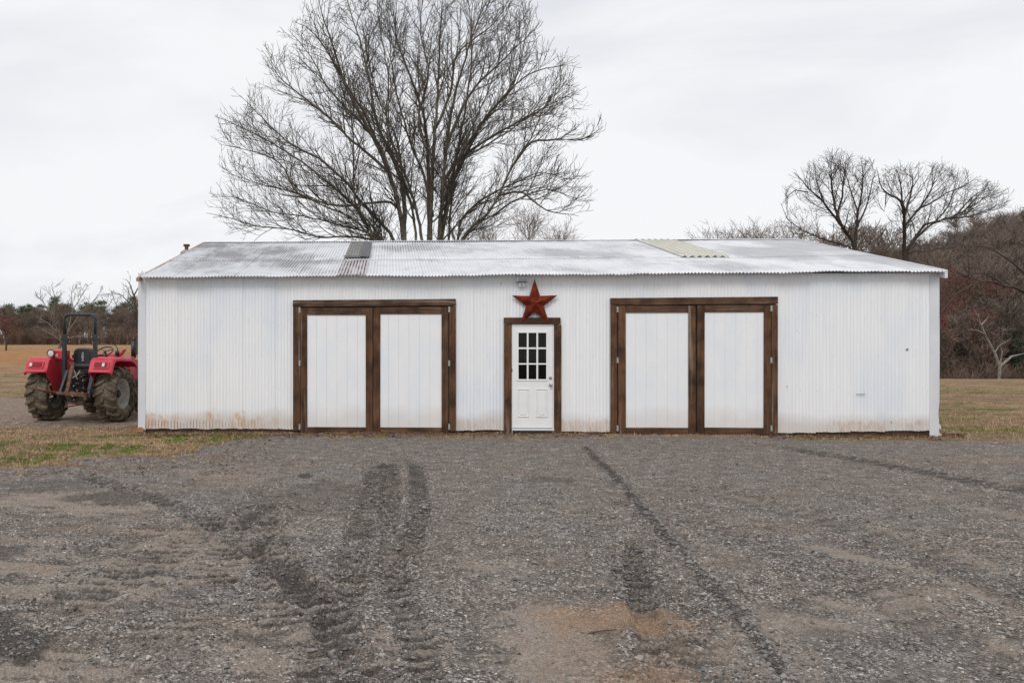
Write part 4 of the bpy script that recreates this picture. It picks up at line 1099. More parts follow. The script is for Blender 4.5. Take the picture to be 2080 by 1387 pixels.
def limb_tree(name, label, base, Y, limbs, env, seed, r_base, tr, spec, mats, group=None, tipr=0.010, depth=1.0, wig=0.02, first=0.25, jit=14):
    """tree whose main limbs follow surveyed lines; lesser wood is grown.
       limbs: list of (pixel polyline, relative girth); spec: per-level (spacing, length lo, hi, angle lo, hi)"""
    r = random.Random(seed)
    root = empty(name, base); tag(root, label, 'tree', group)
    bx = Vector(base)
    lev = [[], [], [], []]; limb_objs = []
    for i, (px, girth) in enumerate(limbs):
        pts = []; n = len(px); amp = (((i * 0.618) % 1) * 2 - 1) * depth * (0.5 + 0.5 * girth)
        tot = sum(math.hypot(px[k+1][0] - px[k][0], px[k+1][1] - px[k][1]) for k in range(n - 1)); s = 0
        H = tot * Y / F
        for k, (a, b) in enumerate(px):
            if k: s += math.hypot(px[k][0] - px[k-1][0], px[k][1] - px[k-1][1]) / tot
            pts.append(at(a, b, Y + amp * H * 0.55 * s ** 1.25))
        if tr is not None and i not in tr.get('free', ()):        # run down to the hidden bole
            pts = [bx + Vector(((pts[0].x - bx.x) * 0.25, (pts[0].y - bx.y) * 0.25, tr['z'])),
                   (bx + Vector((0, 0, tr['z'])) + pts[0]) / 2 + Vector(((pts[0].x - bx.x) * 0.12, 0, 0.1))] + pts
        pts = resample(pts, 0.28 * Y / 30)
        pts = [p + rv(r) * wig * Y / 30 * (0 if k == 0 else 1) for k, p in enumerate(pts)]
        n = len(pts); rr = [max(tipr, r_base * girth * (1 - (k / (n - 1))) ** 0.85 + tipr) for k in range(n)]
        limb_objs.append((pts, rr)); lev[0].append((pts, rr))
    scale = Y / 30
    paths = {1: [], 2: [], 3: []}
    def spawn(parent, level, first=0.12):
        pts, rr = parent; sp, lo, hi, a0, a1 = spec[level - 1]
        L = sum((pts[k+1] - pts[k]).length for k in range(len(pts) - 1)); s = 0; nxt = L * first + r.uniform(0, sp)
        for k in range(len(pts) - 1):
            seg = pts[k+1] - pts[k]; l = seg.length
            while nxt < s + l:
                f = (nxt - s) / l; p = pts[k] + seg * f; q = nxt / L; pr = rr[k] * (1 - f) + rr[k+1] * f
                d = side_dir(r, seg.normalized(), math.radians(r.uniform(a0, a1)))
                if d.z < -0.15 and r.random() < 0.7: d.z = abs(d.z) * 0.6
                ln = r.uniform(lo, hi) * (1.0 - 0.45 * q) 
                ns = {1: 7, 2: 5, 3: 3}[level]
                for _ in range(4):
                    br = grow(r, p, d, ln, ns, {1: 0.17, 2: 0.22, 3: 0.24}[level], {1: 0.05, 2: 0.05, 3: 0.06}[level],
                              max(tipr, min(pr * 0.62, ln * 0.016)), tipr if level < 3 else tipr * 0.55)
                    tx, ty = to_px(br[0][-1])
                    if env is None or inpoly(tx + r.uniform(-jit, jit) * (2 if r.random() < .2 else 1), ty + r.uniform(-jit, jit), env): break
                    ln *= 0.6
                else:
                    nxt += sp * r.uniform(0.6, 1.4); continue
                paths[level].append(br)
                if level < 3 and ln > 0.25 * scale: spawn(br, level + 1)
                nxt += sp * r.uniform(0.6, 1.4)
            s += l
    for (pr, (_, gi)) in zip(limb_objs, limbs): spawn(pr, 1, first if gi > 0.45 else 0.2)
    # the twigs at the end of every limb
    inv = -bx
    def mk(nm, ps, sides, mat, parent=root):
        v, f = tubes_np(ps, sides); v = v + np.array(inv)
        return np_mesh(nm, v, f, mat, parent, smooth=True)
    if tr is not None:
        g = tr['z']; mk('trunk', [([bx + Vector((0, 0, -0.2)), bx + Vector((0, 0, g * .5)), bx + Vector((0.0, 0, g + 0.1))], [tr['r'] * 1.35, tr['r'], tr['r'] * 1.05])], 14, mats[0])
    for p in limb_objs: mk('limb', [p], 8, mats[0])
    if paths[1]: mk('branches', paths[1], 4, mats[0])['kind'] = 'stuff'
    o = mk('twigs', paths[2] + paths[3], 3, mats[1]); o['kind'] = 'stuff'
    print(name, {k: len(v) for k, v in paths.items()}, 'twig quads', len(o.data.polygons))
    return root

MAIN = [
 ([(820,492),(813,434),(797,372),(772,306),(731,231),(698,165),(680,103),(655,30),(645,-20)], 1.0),
 ([(822,492),(820,393),(803,331),(765,248),(751,165),(731,83),(712,25),(700,-30)], 0.95),
 ([(857,492),(842,413),(822,351),(797,289),(785,231),(789,157),(772,62),(765,-20)], 0.6),
 ([(871,492),(871,393),(869,310),(859,231),(830,145),(805,74),(807,-10)], 0.95),
 ([(873,492),(875,413),(882,289),(888,207),(892,124),(896,40),(905,-40)], 0.9),
 ([(892,492),(896,434),(900,372),(908,289),(921,207),(950,103),(975,30),(985,-30)], 0.95),
 ([(896,488),(912,393),(933,289),(950,186),(958,116),(954,30),(945,-30)], 0.7),
 ([(900,476),(921,372),(946,322),(999,289),(1082,231),(1144,178)], 0.62),
 ([(896,390),(915,345),(962,302),(1020,265),(1095,225),(1165,186)], 0.5),
 ([(929,492),(937,446),(979,405),(1037,376),(1095,351),(1152,364)], 0.66),
 ([(937,488),(987,438),(1012,397),(1045,331),(1078,281),(1103,223),(1140,165)], 0.72),
 ([(1045,331),(1078,290),(1128,284),(1185,282),(1225,256)], 0.36),
 ([(929,492),(942,488),(979,471),(1005,459)], 0.25),
 ([(1012,397),(1028,393),(1061,391),(1111,426),(1177,438)], 0.34),
 ([(764,492),(731,434),(698,397),(648,356),(586,310),(503,265),(454,240)], 0.66),
 ([(775,492),(740,440),(722,413),(718,351),(718,289),(714,248),(705,180),(690,110)], 0.5),
 ([(801,492),(772,451),(731,409),(706,372),(648,322),(586,289),(524,231),(487,193)], 0.66),
 ([(764,490),(748,484),(710,480),(648,482),(598,467),(524,459),(450,438),(418,432)], 0.42),
 ([(810,424),(793,411),(739,413),(689,418),(631,405),(598,384),(578,343),(536,314),(445,292)], 0.36),
 ([(800,376),(789,351),(751,314),(714,285),(669,240),(607,190),(565,153),(532,100)], 0.42),
 ([(760,492),(706,438),(656,418),(607,393),(524,372),(450,347)], 0.42),
 ([(790,345),(772,295),(731,248),(669,182),(632,116),(585,60)], 0.42),
 ([(905,310),(915,275),(958,186),(1020,124),(1090,55)], 0.5),
 ([(925,335),(937,314),(1012,207),(1078,150),(1160,128)], 0.42),
 ([(865,300),(850,240),(870,150),(855,70),(860,-20)], 0.4),
 ([(885,260),(915,190),(930,110),(1000,50),(1040,-10)], 0.4),
 ([(770,300),(745,240),(690,150),(640,70),(600,45)], 0.4),
 ([(845,492),(838,430),(818,360),(805,280),(768,200),(748,120),(735,40)], 0.5),
 ([(910,492),(915,430),(925,360),(945,290),(985,200),(1015,110),(1022,30)], 0.5),
 ([(880,440),(862,360),(838,300),(812,215),(795,130),(790,40)], 0.42),
 ([(895,420),(930,350),(985,240),(1040,180),(1062,100),(1075,40)], 0.45),
 ([(775,492),(700,460),(620,440),(550,430),(480,400),(430,400)], 0.36),
 ([(1000,440),(1050,405),(1110,385),(1160,400),(1195,410)], 0.28),
]
ENV_MAIN = [(415,425),(448,345),(438,270),(455,225),(485,185),(528,95),(572,65),(600,40),(650,-20),(700,-70),(900,-90),(1040,-60),(1075,-10),
            (1098,45),(1110,90),(1165,110),(1170,180),(1222,200),(1222,235),(1240,252),(1195,275),(1200,335),(1190,370),(1205,405),(1190,450),(1165,465),
            (1110,440),(1060,440),(1030,495),(430,495),(412,470)]
bmain = at(850, 780, 30.5); bmain.z = 0
limb_tree('bare_ash_tree', 'tall wide spreading leafless tree with many upright stems behind the middle of the barn', (bmain.x, 30.5, 0), 30.5,
          MAIN, ENV_MAIN, 3, 0.125, dict(z=1.1, r=0.75, free=(8, 11, 13, 18, 19, 21, 22, 23, 24, 25, 26, 29, 30, 32)),
          [(0.25, 0.9, 2.8, 20, 44), (0.22, 0.45, 1.45, 22, 50), (0.155, 0.22, 0.70, 22, 52)], (M['bark'], M['twig']), tipr=0.0066, first=0.36, jit=24)

SPEC2 = [(0.42, 1.3, 3.8, 24, 50), (0.34, 0.7, 1.9, 25, 55), (0.26, 0.35, 1.0, 25, 55)]
TA = [([(1736,501),(1721,475),(1699,444),(1672,410),(1641,380),(1612,350)], 1.0), ([(1720,475),(1712,464),(1697,422),(1690,378),(1688,330),(1692,315)], .8),
      ([(1736,501),(1739,464),(1743,431),(1752,391),(1752,350),(1748,320)], .9), ([(1738,480),(1741,460),(1760,420),(1768,385),(1778,345)], .6),
      ([(1725,500),(1700,494),(1664,483),(1628,466),(1600,444),(1588,415)], .5), ([(1699,444),(1710,400),(1715,350),(1722,312)], .6),
      ([(1672,410),(1660,370),(1655,335)], .4), ([(1641,390),(1615,385),(1595,405)], .35), ([(1743,431),(1725,380),(1712,330)], .4)]
ENV_A = [(1580,470),(1586,400),(1602,350),(1640,335),(1660,315),(1700,300),(1745,310),(1782,322),(1790,370),(1778,430),(1760,500),(1700,505),(1600,478)]
b = at(1738, 700, 60); limb_tree('bare_oak_tree', 'round crowned leafless tree behind the right roof slope, left of the flat crowned one', (b.x, 60, -1.0), 60, TA, ENV_A, 8, 0.125,
          dict(z=9.0, r=0.40, free=(1, 3, 5, 6, 7, 8)), SPEC2, (M['bark_dark'], M['twig']), tipr=0.0095, first=0.15, jit=10)
TB = [([(1838,523),(1837,488),(1835,422),(1822,402),(1800,392),(1786,370),(1782,342)], 1.0), ([(1836,440),(1850,400),(1855,375),(1850,345)], .55),
      ([(1839,515),(1853,492),(1879,457),(1932,444),(1976,439),(2020,418),(2055,408)], .75), ([(1845,505),(1861,483),(1897,453),(1945,435),(1998,404),(2042,387)], .6),
      ([(1837,460),(1870,420),(1886,395),(1900,360),(1905,335)], .6), ([(1870,420),(1883,417),(1923,391),(1958,378),(1985,358)], .45),
      ([(1842,518),(1858,510),(1888,510),(1914,503),(1954,505)], .4), ([(1835,425),(1830,380),(1822,345)], .4), ([(1897,453),(1925,420),(1940,380),(1945,350)], .4),
      ([(1800,392),(1795,430),(1780,410)], .25), ([(1945,435),(1975,400),(2010,380)], .35)]
ENV_B = [(1775,430),(1776,360),(1790,335),(1850,325),(1905,322),(1960,342),(2000,362),(2045,380),(2066,408),(2040,435),(1980,460),(1960,510),(1900,520),(1830,500)]
b = at(1840, 700, 58); limb_tree('bare_oak_tree', 'flat topped spreading leafless tree leaning right above the right roof corner', (b.x, 58, -1.0), 58, TB, ENV_B, 18, 0.135,
          dict(z=8.0, r=0.40, free=(1, 4, 5, 7, 8, 9, 10)), SPEC2, (M['bark_dark'], M['twig']), tipr=0.0095, first=0.15, jit=10)
# pale tree in the left field
TP = [([(124,704),(121,675),(104,646),(87,609),(70,597)], 1.0), ([(124,704),(138,675),(147,623),(144,597),(158,577)], .9), ([(138,675),(161,641),(185,618),(206,589)], .7),
      ([(124,692),(98,675),(75,661)], .4), ([(128,690),(150,684),(173,681),(196,655),(213,650)], .5), ([(104,646),(112,610),(105,580)], .5), ([(147,630),(165,600),(178,578)], .4),
      ([(161,641),(190,640),(220,622),(232,600)], .4), ([(121,675),(95,655),(68,640)], .35)]
b = at(121, 708, 100); limb_tree('pale_bare_tree', 'pale lichened leafless tree alone in the field behind the tractor', (b.x, 100, float(terrain(b.x, 100)) - 0.1), 100, TP,
          [(55,600),(60,580),(100,568),(160,566),(215,572),(245,600),(240,650),(225,680),(80,690),(55,660)], 5, 0.10, dict(z=0.6, r=0.2, free=(2, 5, 6, 7, 8)),
          [(0.5, 1.0, 2.8, 30, 60), (0.42, 0.6, 1.4, 30, 60), (0.35, 0.3, 0.8, 30, 60)], (M['bark_pale'], M['bark_pale']), tipr=0.022)
TE = [([(279,700),(278,644),(266,620),(247,600),(228,590)], 1.0), ([(278,640),(272,600),(262,575),(256,566)], .8), ([(279,650),(290,600),(300,560)], .8), ([(266,620),(240,625),(215,640)], .3),
      ([(278,660),(255,665),(225,650)], .35), ([(272,600),(285,575),(290,550)], .4)]
b = at(279, 715, 72); limb_tree('bare_field_tree', 'dark leafless tree half hidden by the left barn corner', (b.x, 72, float(terrain(b.x, 72)) - 0.1), 72, TE,
          [(205,660),(205,600),(225,575),(250,560),(300,540),(340,600),(330,690),(230,680)], 6, 0.12, dict(z=0.8, r=0.2, free=(1, 3, 4, 5)),
          [(0.45, 0.9, 2.2, 30, 60), (0.36, 0.5, 1.2, 30, 60), (0.3, 0.3, 0.6, 30, 60)], (M['bark_dark'], M['twig_grey']), tipr=0.014)
# weathered dead tree beyond the right-hand meadow
TD = [([(2028,779),(2029,743),(2020,717),(2002,681),(1991,655),(1987,637)], 1.0), ([(2029,745),(2042,734),(2055,724),(2085,716)], .8), ([(2032,738),(2036,715),(2031,703)], .3),
      ([(2000,678),(1985,670),(1968,668)], .3), ([(2029,780),(2029,745)], .9), ([(1993,660),(2003,648),(2010,640)], .25), ([(2020,717),(2030,700),(2050,690)], .25)]
b = at(2028, 783, 46); limb_tree('dead_pale_tree', 'broken dead tree with bleached forked trunk beyond the right hand meadow', (b.x, 46, float(terrain(b.x, 46)) - 0.1), 46, TD, None, 7, 0.10,
          dict(z=0.3, r=0.12, free=(1, 2, 3, 5, 6)), [(0.9, 0.3, 1.1, 30, 70), (0.6, 0.2, 0.5, 30, 65), (2.0, 0.1, 0.2, 30, 65)], (M['bark_white'], M['bark_pale']), tipr=0.012, depth=0.3)
# oak at the right frame edge reaching in with clinging leaves
TR = [([(2112,640),(2080,593),(2042,580),(1998,571),(1954,589),(1923,620),(1910,642)], .9), ([(2112,600),(2085,560),(2040,520),(2000,500),(1960,502)], .7), ([(2112,640),(2110,560),(2090,480),(2075,430)], 1.0),
      ([(2112,700),(2075,660),(2040,655),(2000,668)], .5), ([(2042,580),(2010,560),(1975,555),(1935,570)], .4), ([(2080,593),(2050,610),(2020,640),(1995,640)], .4), ([(2110,560),(2140,500),(2150,440)], .7),
      ([(1998,571),(1960,560),(1925,540)], .3)]
b = at(2114, 790, 48)
oak = limb_tree('leafy_brown_oak', 'oak at the right frame edge with low limbs and clinging red brown leaves', (b.x, 48, float(terrain(b.x, 48)) - 0.2), 48, TR, None, 17, 0.13,
          dict(z=2.0, r=0.34, free=(1, 4, 5, 7)), [(0.7, 0.9, 2.4, 30, 60), (0.55, 0.5, 1.2, 30, 60), (0.45, 0.3, 0.6, 30, 60)], (M['bark_dark'], M['twig']), tipr=0.010)
def leaves_on(root, regions, Y, n, s, seed, mat, spread=1.2):
    rng = np.random.default_rng(seed); k = rng.integers(0, len(regions), n)
    c = np.array(regions, float)[k]; px = c[:, 0] + rng.normal(0, 1, n) * c[:, 2]; py = c[:, 1] + rng.normal(0, 1, n) * c[:, 3]
    y = Y + rng.normal(0, spread, n); x = (px - CX) / F * y; z = HC + (CY - py) / F * y
    a = rng.normal(0, 1, (n, 3)); a /= np.linalg.norm(a, axis=1, keepdims=True); b_ = np.cross(a, rng.normal(0, 1, (n, 3))); b_ /= np.linalg.norm(b_, axis=1, keepdims=True)
    sz = s * (0.6 + 0.8 * rng.random((n, 1))); c0 = np.stack([x, y, z], 1) - np.array(root.location)
    v = np.stack([c0 - a * sz, c0 - b_ * sz * .6, c0 + a * sz, c0 + b_ * sz * .6], 1).reshape(-1, 3)
    o = np_mesh('leaves', v, np.arange(4 * n).reshape(-1, 4), mat, root); o['kind'] = 'stuff'
leaves_on(oak, [(1930,620,14,8),(1925,560,10,10),(1945,575,22,8),(1915,650,6,10),(1990,575,26,7),(2030,590,24,8),(1945,600,16,10),(2000,640,16,6)], 48, 4500, 0.042, 5, M['rustleaf'])
# thin sapling with red-brown leaves in the left field
b = at(12, 718, 85); sap = limb_tree('thin_sapling', 'thin twin stemmed sapling with reddish leaves at the far left of the field', (b.x, 85, float(terrain(b.x, 85)) - .1), 85,
          [([(11,718),(11,690),(9,668),(4,645)], 1.0), ([(14,718),(14,688),(17,665),(22,648)], .8)], None, 4, 0.05, dict(z=0.2, r=0.06),
          [(0.6, 0.8, 1.6, 30, 60), (0.5, 0.4, 0.8, 30, 60), (0.5, 0.2, 0.4, 30, 60)], (M['bark_dark'], M['twig_grey']), tipr=0.018)
leaves_on(sap, [(8,660,12,8),(2,650,12,8),(20,672,10,6)], 85, 1500, 0.07, 3, M['rustleaf'])

# ------------------------------------------------------------------ the woods: tree kinds, each ONE mesh, then copies
def kind_bare(seed, H, spread, tip, leafy=0, mats=None, low=0.3):
    r = random.Random(seed); P1_, P2_ = [], []
    trunk = grow(r, Vector((0, 0, -0.3)), Vector((r.uniform(-.08, .08), r.uniform(-.08, .08), 1)), H * 0.86, 9, 0.07, 0.03, H * 0.016, tip)
    P1_.append(trunk)
    def kids(par, lvl, n, lo, hi):
        pts, rr = par
        for _ in range(n):
            q = r.uniform(lo, hi) * (len(pts) - 1); k = min(int(q), len(pts) - 2); p = pts[k].lerp(pts[k+1], q - k)
            t = (pts[k+1] - pts[k]).normalized(); d = side_dir(r, t, math.radians(r.uniform(28, 58)))
            fr = q / (len(pts) - 1)
            if lvl == 1: L = H * spread * (1.05 - 0.55 * fr) * r.uniform(0.7, 1.1)
            elif lvl == 2: L = H * 0.15 * r.uniform(0.6, 1.2)
            else: L = H * 0.07 * r.uniform(0.6, 1.2)
            b_ = grow(r, p, d, L, {1: 5, 2: 3, 3: 2}[lvl], 0.2, 0.10 if lvl == 1 else 0.06, max(tip, rr[k] * 0.5 if lvl == 1 else tip * 1.2), tip * 0.8)
            (P1_ if lvl == 1 else P2_).append(b_)
            if lvl == 1: kids(b_, 2, 9, 0.2, 1.0)
            elif lvl == 2: kids(b_, 3, 4, 0.25, 1.0)
    kids(trunk, 1, 17, low, 1.0); kids(trunk, 2, 8, 0.5, 1.0)
    v1, f1 = tubes_np(P1_, 5); v2, f2 = tubes_np(P2_, 3)
    V = [v1, v2]; Fs = [f1, f2 + len(v1)]; mi = [np.zeros(len(f1)), np.ones(len(f2))]
    if leafy:
        rng = np.random.default_rng(seed); ends = np.array([p[0][-1] for p in P2_] , float)
        c = ends[rng.integers(0, len(ends), leafy)] + rng.normal(0, 0.16, (leafy, 3)) * H / 12
        a = rng.normal(0, 1, (leafy, 3)); a /= np.linalg.norm(a, axis=1, keepdims=True); b_ = np.cross(a, rng.normal(0, 1, (leafy, 3))); b_ /= np.linalg.norm(b_, axis=1, keepdims=True)
        s = 0.10 * H / 12
        v = np.stack([c - a * s, c - b_ * s * .6, c + a * s, c + b_ * s * .6], 1).reshape(-1, 3)
        o = len(v1) + len(v2); V.append(v); Fs.append(np.arange(4 * leafy).reshape(-1, 4) + o); mi.append(np.full(leafy, 2))
    return np.concatenate(V), np.concatenate(Fs), np.concatenate(mi)
def kind_pine(seed, H, n=2600):
    r = random.Random(seed); rng = np.random.default_rng(seed)
    t = grow(r, Vector((0, 0, -0.3)), Vector((0, 0, 1)), H * 0.97, 8, 0.03, 0.03, H * 0.014, 0.04); pa = [t]; cl = []
    for _ in range(34):
        q = r.uniform(0.38, 1.0); k = min(int(q * 8), 7); p = t[0][k].lerp(t[0][k+1], q * 8 - k)
        L = H * 0.24 * (1.15 - q) * r.uniform(0.6, 1.2) + 0.3; g = r.uniform(0, 6.28)
        b_ = grow(r, p, Vector((math.cos(g), math.sin(g), 0.25)), L, 3, 0.12, 0.07, 0.05, 0.03); pa.append(b_); cl += [b_[0][-1], b_[0][-1], b_[0][2]]
    v1, f1 = tubes_np(pa, 4); cl = np.array(cl, float)
    c = cl[rng.integers(0, len(cl), n)] + rng.normal(0, 1, (n, 3)) * np.array([0.42, 0.42, 0.24]) * H / 13
    a = rng.normal(0, 1, (n, 3)); a /= np.linalg.norm(a, axis=1, keepdims=True); b_ = np.cross(a, rng.normal(0, 1, (n, 3))); b_ /= np.linalg.norm(b_, axis=1, keepdims=True)
    s = 0.20 * H / 13
    v = np.stack([c - a * s, c - b_ * s * .35, c + a * s, c + b_ * s * .35], 1).reshape(-1, 3)
    return np.concatenate([v1, v]), np.concatenate([f1, np.arange(4 * n).reshape(-1, 4) + len(v1)]), np.concatenate([np.zeros(len(f1)), np.ones(n)])
KINDS = []
def add_kind(nm, label, geo, mats):
    v, f, mi = geo; o = np_mesh(nm, v, f, mats, matidx=mi, smooth=False); tag(o, label, 'tree'); KINDS.append(o); o['used'] = 0; return o
B3 = [M['bark_grey'], M['twig_grey'], M['rustleaf']]
k0 = add_kind('bare_wood_tree', '', kind_bare(1, 12, .34, .022), B3)
k1 = add_kind('bare_wood_tree', '', kind_bare(2, 13, .30, .022), B3)
k2 = add_kind('bare_wood_tree', '', kind_bare(3, 11, .38, .022), B3)
k3 = add_kind('bare_wood_tree', '', kind_bare(4, 12, .30, .024, low=.45), [M['bark_pale'], M['twig_grey'], M['rustleaf']])
k4 = add_kind('brown_leaved_tree', '', kind_bare(5, 9, .36, .022, leafy=1500), B3)
k5 = add_kind('pine_tree', '', kind_pine(6, 13), [M['bark_dark'], M['pine']])
k6 = add_kind('pine_tree', '', kind_pine(7, 12), [M['bark_dark'], M['pine']])
k7 = add_kind('cedar_tree', '', kind_pine(8, 6, 2200), [M['bark_dark'], M['needle_dark']])
def kind_brush(seed):
    r = random.Random(seed); ps = []
    for _ in range(46):
        g = r.uniform(0, 6.28); q = r.uniform(0, 1.6); p = Vector((math.cos(g) * q, math.sin(g) * q, -0.1))
        s_ = grow(r, p, Vector((r.uniform(-.35, .35), r.uniform(-.35, .35), 1)), r.uniform(2.0, 4.6), 4, 0.16, 0.02, 0.03, 0.015); ps.append(s_)
        for _ in range(9):
            k = r.randint(1, 3); ps.append(grow(r, s_[0][k], side_dir(r, Vector((0, 0, 1)), math.radians(r.uniform(20, 70))), r.uniform(0.5, 1.5), 2, 0.25, 0.05, 0.018, 0.012))
    v, f = tubes_np(ps, 3); return v, f, np.ones(len(f))
k9 = add_kind('bushy_bare_tree', '', kind_bare(12, 12, .30, .011, low=.5), [M['bark_dark'], M['twig_grey'], M['rustleaf']])
k10 = add_kind('bushy_bare_tree', '', kind_bare(13, 12, .26, .011, low=.5), [M['bark_dark'], M['twig_grey'], M['rustleaf']])
k8 = add_kind('leafless_thicket', '', kind_brush(9), [M['bark_dark'], M['brush']])
def place(k, x, y, s, label, group, rz, dz=0.0):
    o = k
    if k['used']: o = k.copy(); C.objects.link(o)
    k['used'] = 1
    o.location = (x, y, float(terrain(x, y)) + dz); o.rotation_euler = (0, 0, rz); o.scale = (s, s, s * random.Random(int(x * 91 + y)).uniform(0.85, 1.12))
    o['label'] = label; o['group'] = group
    return o
rw = random.Random(77)
GL, GR = 'trees of the far left wood', 'trees of the wooded hill on the right'
def scatter(n, pxr, yr, ks, group, labels, smin, smax):
    for i in range(n):
        px = rw.uniform(*pxr); y = rw.uniform(*yr); k = rw.choice(ks); x = (px - CX) / F * y
        place(k, x, y, rw.uniform(smin, smax), labels[k.name.split('.')[0]], group, rw.uniform(0, 6.28))
LBL = {'bare_wood_tree': 'bare brown grey tree in the front of the far left wood', 'pine_tree': 'dark green pine topping the far left wood', 'brown_leaved_tree': 'small red brown leaved tree at the far left wood edge', 'cedar_tree': 'low dark cedar at the far left wood edge', 'leafless_thicket': 'brown leafless thicket at the foot of the far left wood'}
LBR = {'bare_wood_tree': 'bare brown tree on the wooded hill right of the barn', 'pine_tree': 'dark green pine on the wooded hill right of the barn', 'brown_leaved_tree': 'red brown leaved tree at the foot of the hill right of the barn', 'cedar_tree': 'low dark cedar at the foot of the hill right of the barn', 'leafless_thicket': 'brown leafless thicket at the foot of the hill right of the barn'}
scatter(60, (-60, 330), (172, 196), [k0, k1, k2, k3, k3], GL, LBL, 0.55, 0.80)
scatter(26, (-60, 330), (200, 216), [k5, k6], GL, LBL, 0.72, 0.92)
scatter(4, (-50, 50), (168, 174), [k4], GL, LBL, 0.6, 0.75)
scatter(40, (-60, 330), (166, 176), [k8], GL, LBL, 0.7, 1.1)
scatter(14, (1900, 2180), (52, 62), [k8], GR, LBR, 0.5, 0.8)
scatter(3, (60, 320), (168, 174), [k4], GL, LBL, 0.4, 0.55)
scatter(36, (1900, 2200), (58, 78), [k0, k1, k2, k3, k3], GR, LBR, 0.55, 0.85)
scatter(5, (1890, 2000), (54, 62), [k4], GR, LBR, 0.6, 0.9)
scatter(3, (2000, 2200), (54, 62), [k4], GR, LBR, 0.5, 0.7)
scatter(7, (1900, 2180), (60, 76), [k7], GR, LBR, 0.7, 1.1)
scatter(70, (1780, 2250), (85, 125), [k0, k1, k2, k3], GR, LBR, 0.75, 1.05)
scatter(6, (1800, 2200), (120, 150), [k5, k6], GR, LBR, 0.6, 0.85)
# single bushy crowns peeping over the roof
def peep(k, px, ytop, Y, label):
    x = (px - CX) / F * Y; top = HC + (CY - ytop) / F * Y; g = float(terrain(x, Y)); H = 12.6 if px > 1300 else 11.8; k = rw.choice([k9, k10])
    o = place(k, x, Y, (top - g) / H, label, 'crowns peeping over the barn roof', rw.uniform(0, 6)); o.scale = (o.scale[0],) * 3; del o['group']
peep(k2, 1062, 432, 62, 'bushy leafless crown peeping over the roof at the right foot of the big tree')
peep(k0, 1008, 462, 66, 'low leafless crown peeping over the roof just right of the big tree stems')
peep(k1, 1118, 466, 70, 'small leafless crown peeping over the roof beside the lowest right limbs')
for q, (px, yt, k, w) in enumerate([(1455, 452, k2, 'leftmost of the small bare crowns over the right part of the roof'), (1490, 455, k0, 'second small bare crown above the cream skylight end of the roof'),
                     (1525, 450, k1, 'third small bare crown over the right part of the roof'), (1562, 446, k3, 'pale bare crown left of the round crowned tree'), (1600, 440, k2, 'bare crown behind the left limbs of the round crowned tree')]):
    peep(k, px, yt, 75 + q, w)
for q, (px, yt, k) in enumerate([(1640, 478, k0), (1680, 465, k1), (1710, 455, k2), (1750, 452, k3), (1790, 458, k0), (1815, 450, k1)]):
    x = (px - CX) / F * (95 + q * 3); Y = 95 + q * 3; top = HC + (CY - yt) / F * Y; g = float(terrain(x, Y))
    place(k, x, Y, (top - g) / 12, LBR['bare_wood_tree'], GR, rw.uniform(0, 6))
# the mass of the woods behind: one object each, instancing the kinds above
def mass(name, label, pts, kinds, smin, smax, seed):
    me = bpy.data.meshes.new(name); me.from_pydata(pts, [], []); o = bpy.data.objects.new(name, me); C.objects.link(o)
    ng = bpy.data.node_groups.new(name, 'GeometryNodeTree')
    ng.interface.new_socket('Geometry', in_out='INPUT', socket_type='NodeSocketGeometry'); ng.interface.new_socket('Geometry', in_out='OUTPUT', socket_type='NodeSocketGeometry')
    N, L = ng.nodes, ng.links; gi, go = N.new('NodeGroupInput'), N.new('NodeGroupOutput')
    jn = N.new('GeometryNodeJoinGeometry')
    for k in kinds:
        oi = N.new('GeometryNodeObjectInfo'); oi.transform_space = 'ORIGINAL'; oi.inputs['Object'].default_value = k; oi.inputs['As Instance'].default_value = True
        L.new(oi.outputs['Geometry'], jn.inputs[0])
    ip = N.new('GeometryNodeInstanceOnPoints'); L.new(gi.outputs[0], ip.inputs['Points']); L.new(jn.outputs[0], ip.inputs['Instance']); ip.inputs['Pick Instance'].default_value = True
    ri = N.new('FunctionNodeRandomValue'); ri.data_type = 'INT'; ri.inputs['Min'].default_value = 0; ri.inputs['Max'].default_value = len(kinds) - 1; ri.inputs['Seed'].default_value = seed
    L.new([s for s in ri.outputs if s.type == 'INT'][0], ip.inputs['Instance Index'])
    rs = N.new('FunctionNodeRandomValue'); rs.data_type = 'FLOAT'; fi = [s for s in rs.inputs if s.type == 'VALUE']; fi[0].default_value = smin; fi[1].default_value = smax; rs.inputs['Seed'].default_value = seed + 1
    L.new([s for s in rs.outputs if s.type == 'VALUE'][0], ip.inputs['Scale'])
    rr = N.new('FunctionNodeRandomValue'); rr.data_type = 'FLOAT_VECTOR'; vi = [s for s in rr.inputs if s.type == 'VECTOR']; vi[0].default_value = (0, 0, 0); vi[1].default_value = (0, 0, 6.28); rr.inputs['Seed'].default_value = seed + 2
    L.new([s for s in rr.outputs if s.type == 'VECTOR'][0], ip.inputs['Rotation'])
    L.new(ip.outputs[0], go.inputs[0])
    md = o.modifiers.new('trees', 'NODES'); md.node_group = ng
    return tag(o, label, 'woodland', kind='stuff')
def pts_in(n, pxr, yr, seed):
    r = random.Random(seed); o = []
    for _ in range(n):
        px = r.uniform(*pxr); y = r.uniform(*yr); x = (px - CX) / F * y; o.append((x, y, float(terrain(x, y)) - 0.2))
    return o
mass('far_woodland', 'bare brown wood with pine tops filling the far left horizon', pts_in(620, (-420, 1600), (178, 240), 1), [k0, k1, k2, k3, k0, k8, k8, k8], 0.5, 0.75, 3)
mass('far_pines', 'dark green pines behind the bare far left wood', pts_in(110, (-420, 1200), (215, 240), 6), [k5, k6], 0.72, 0.95, 13)
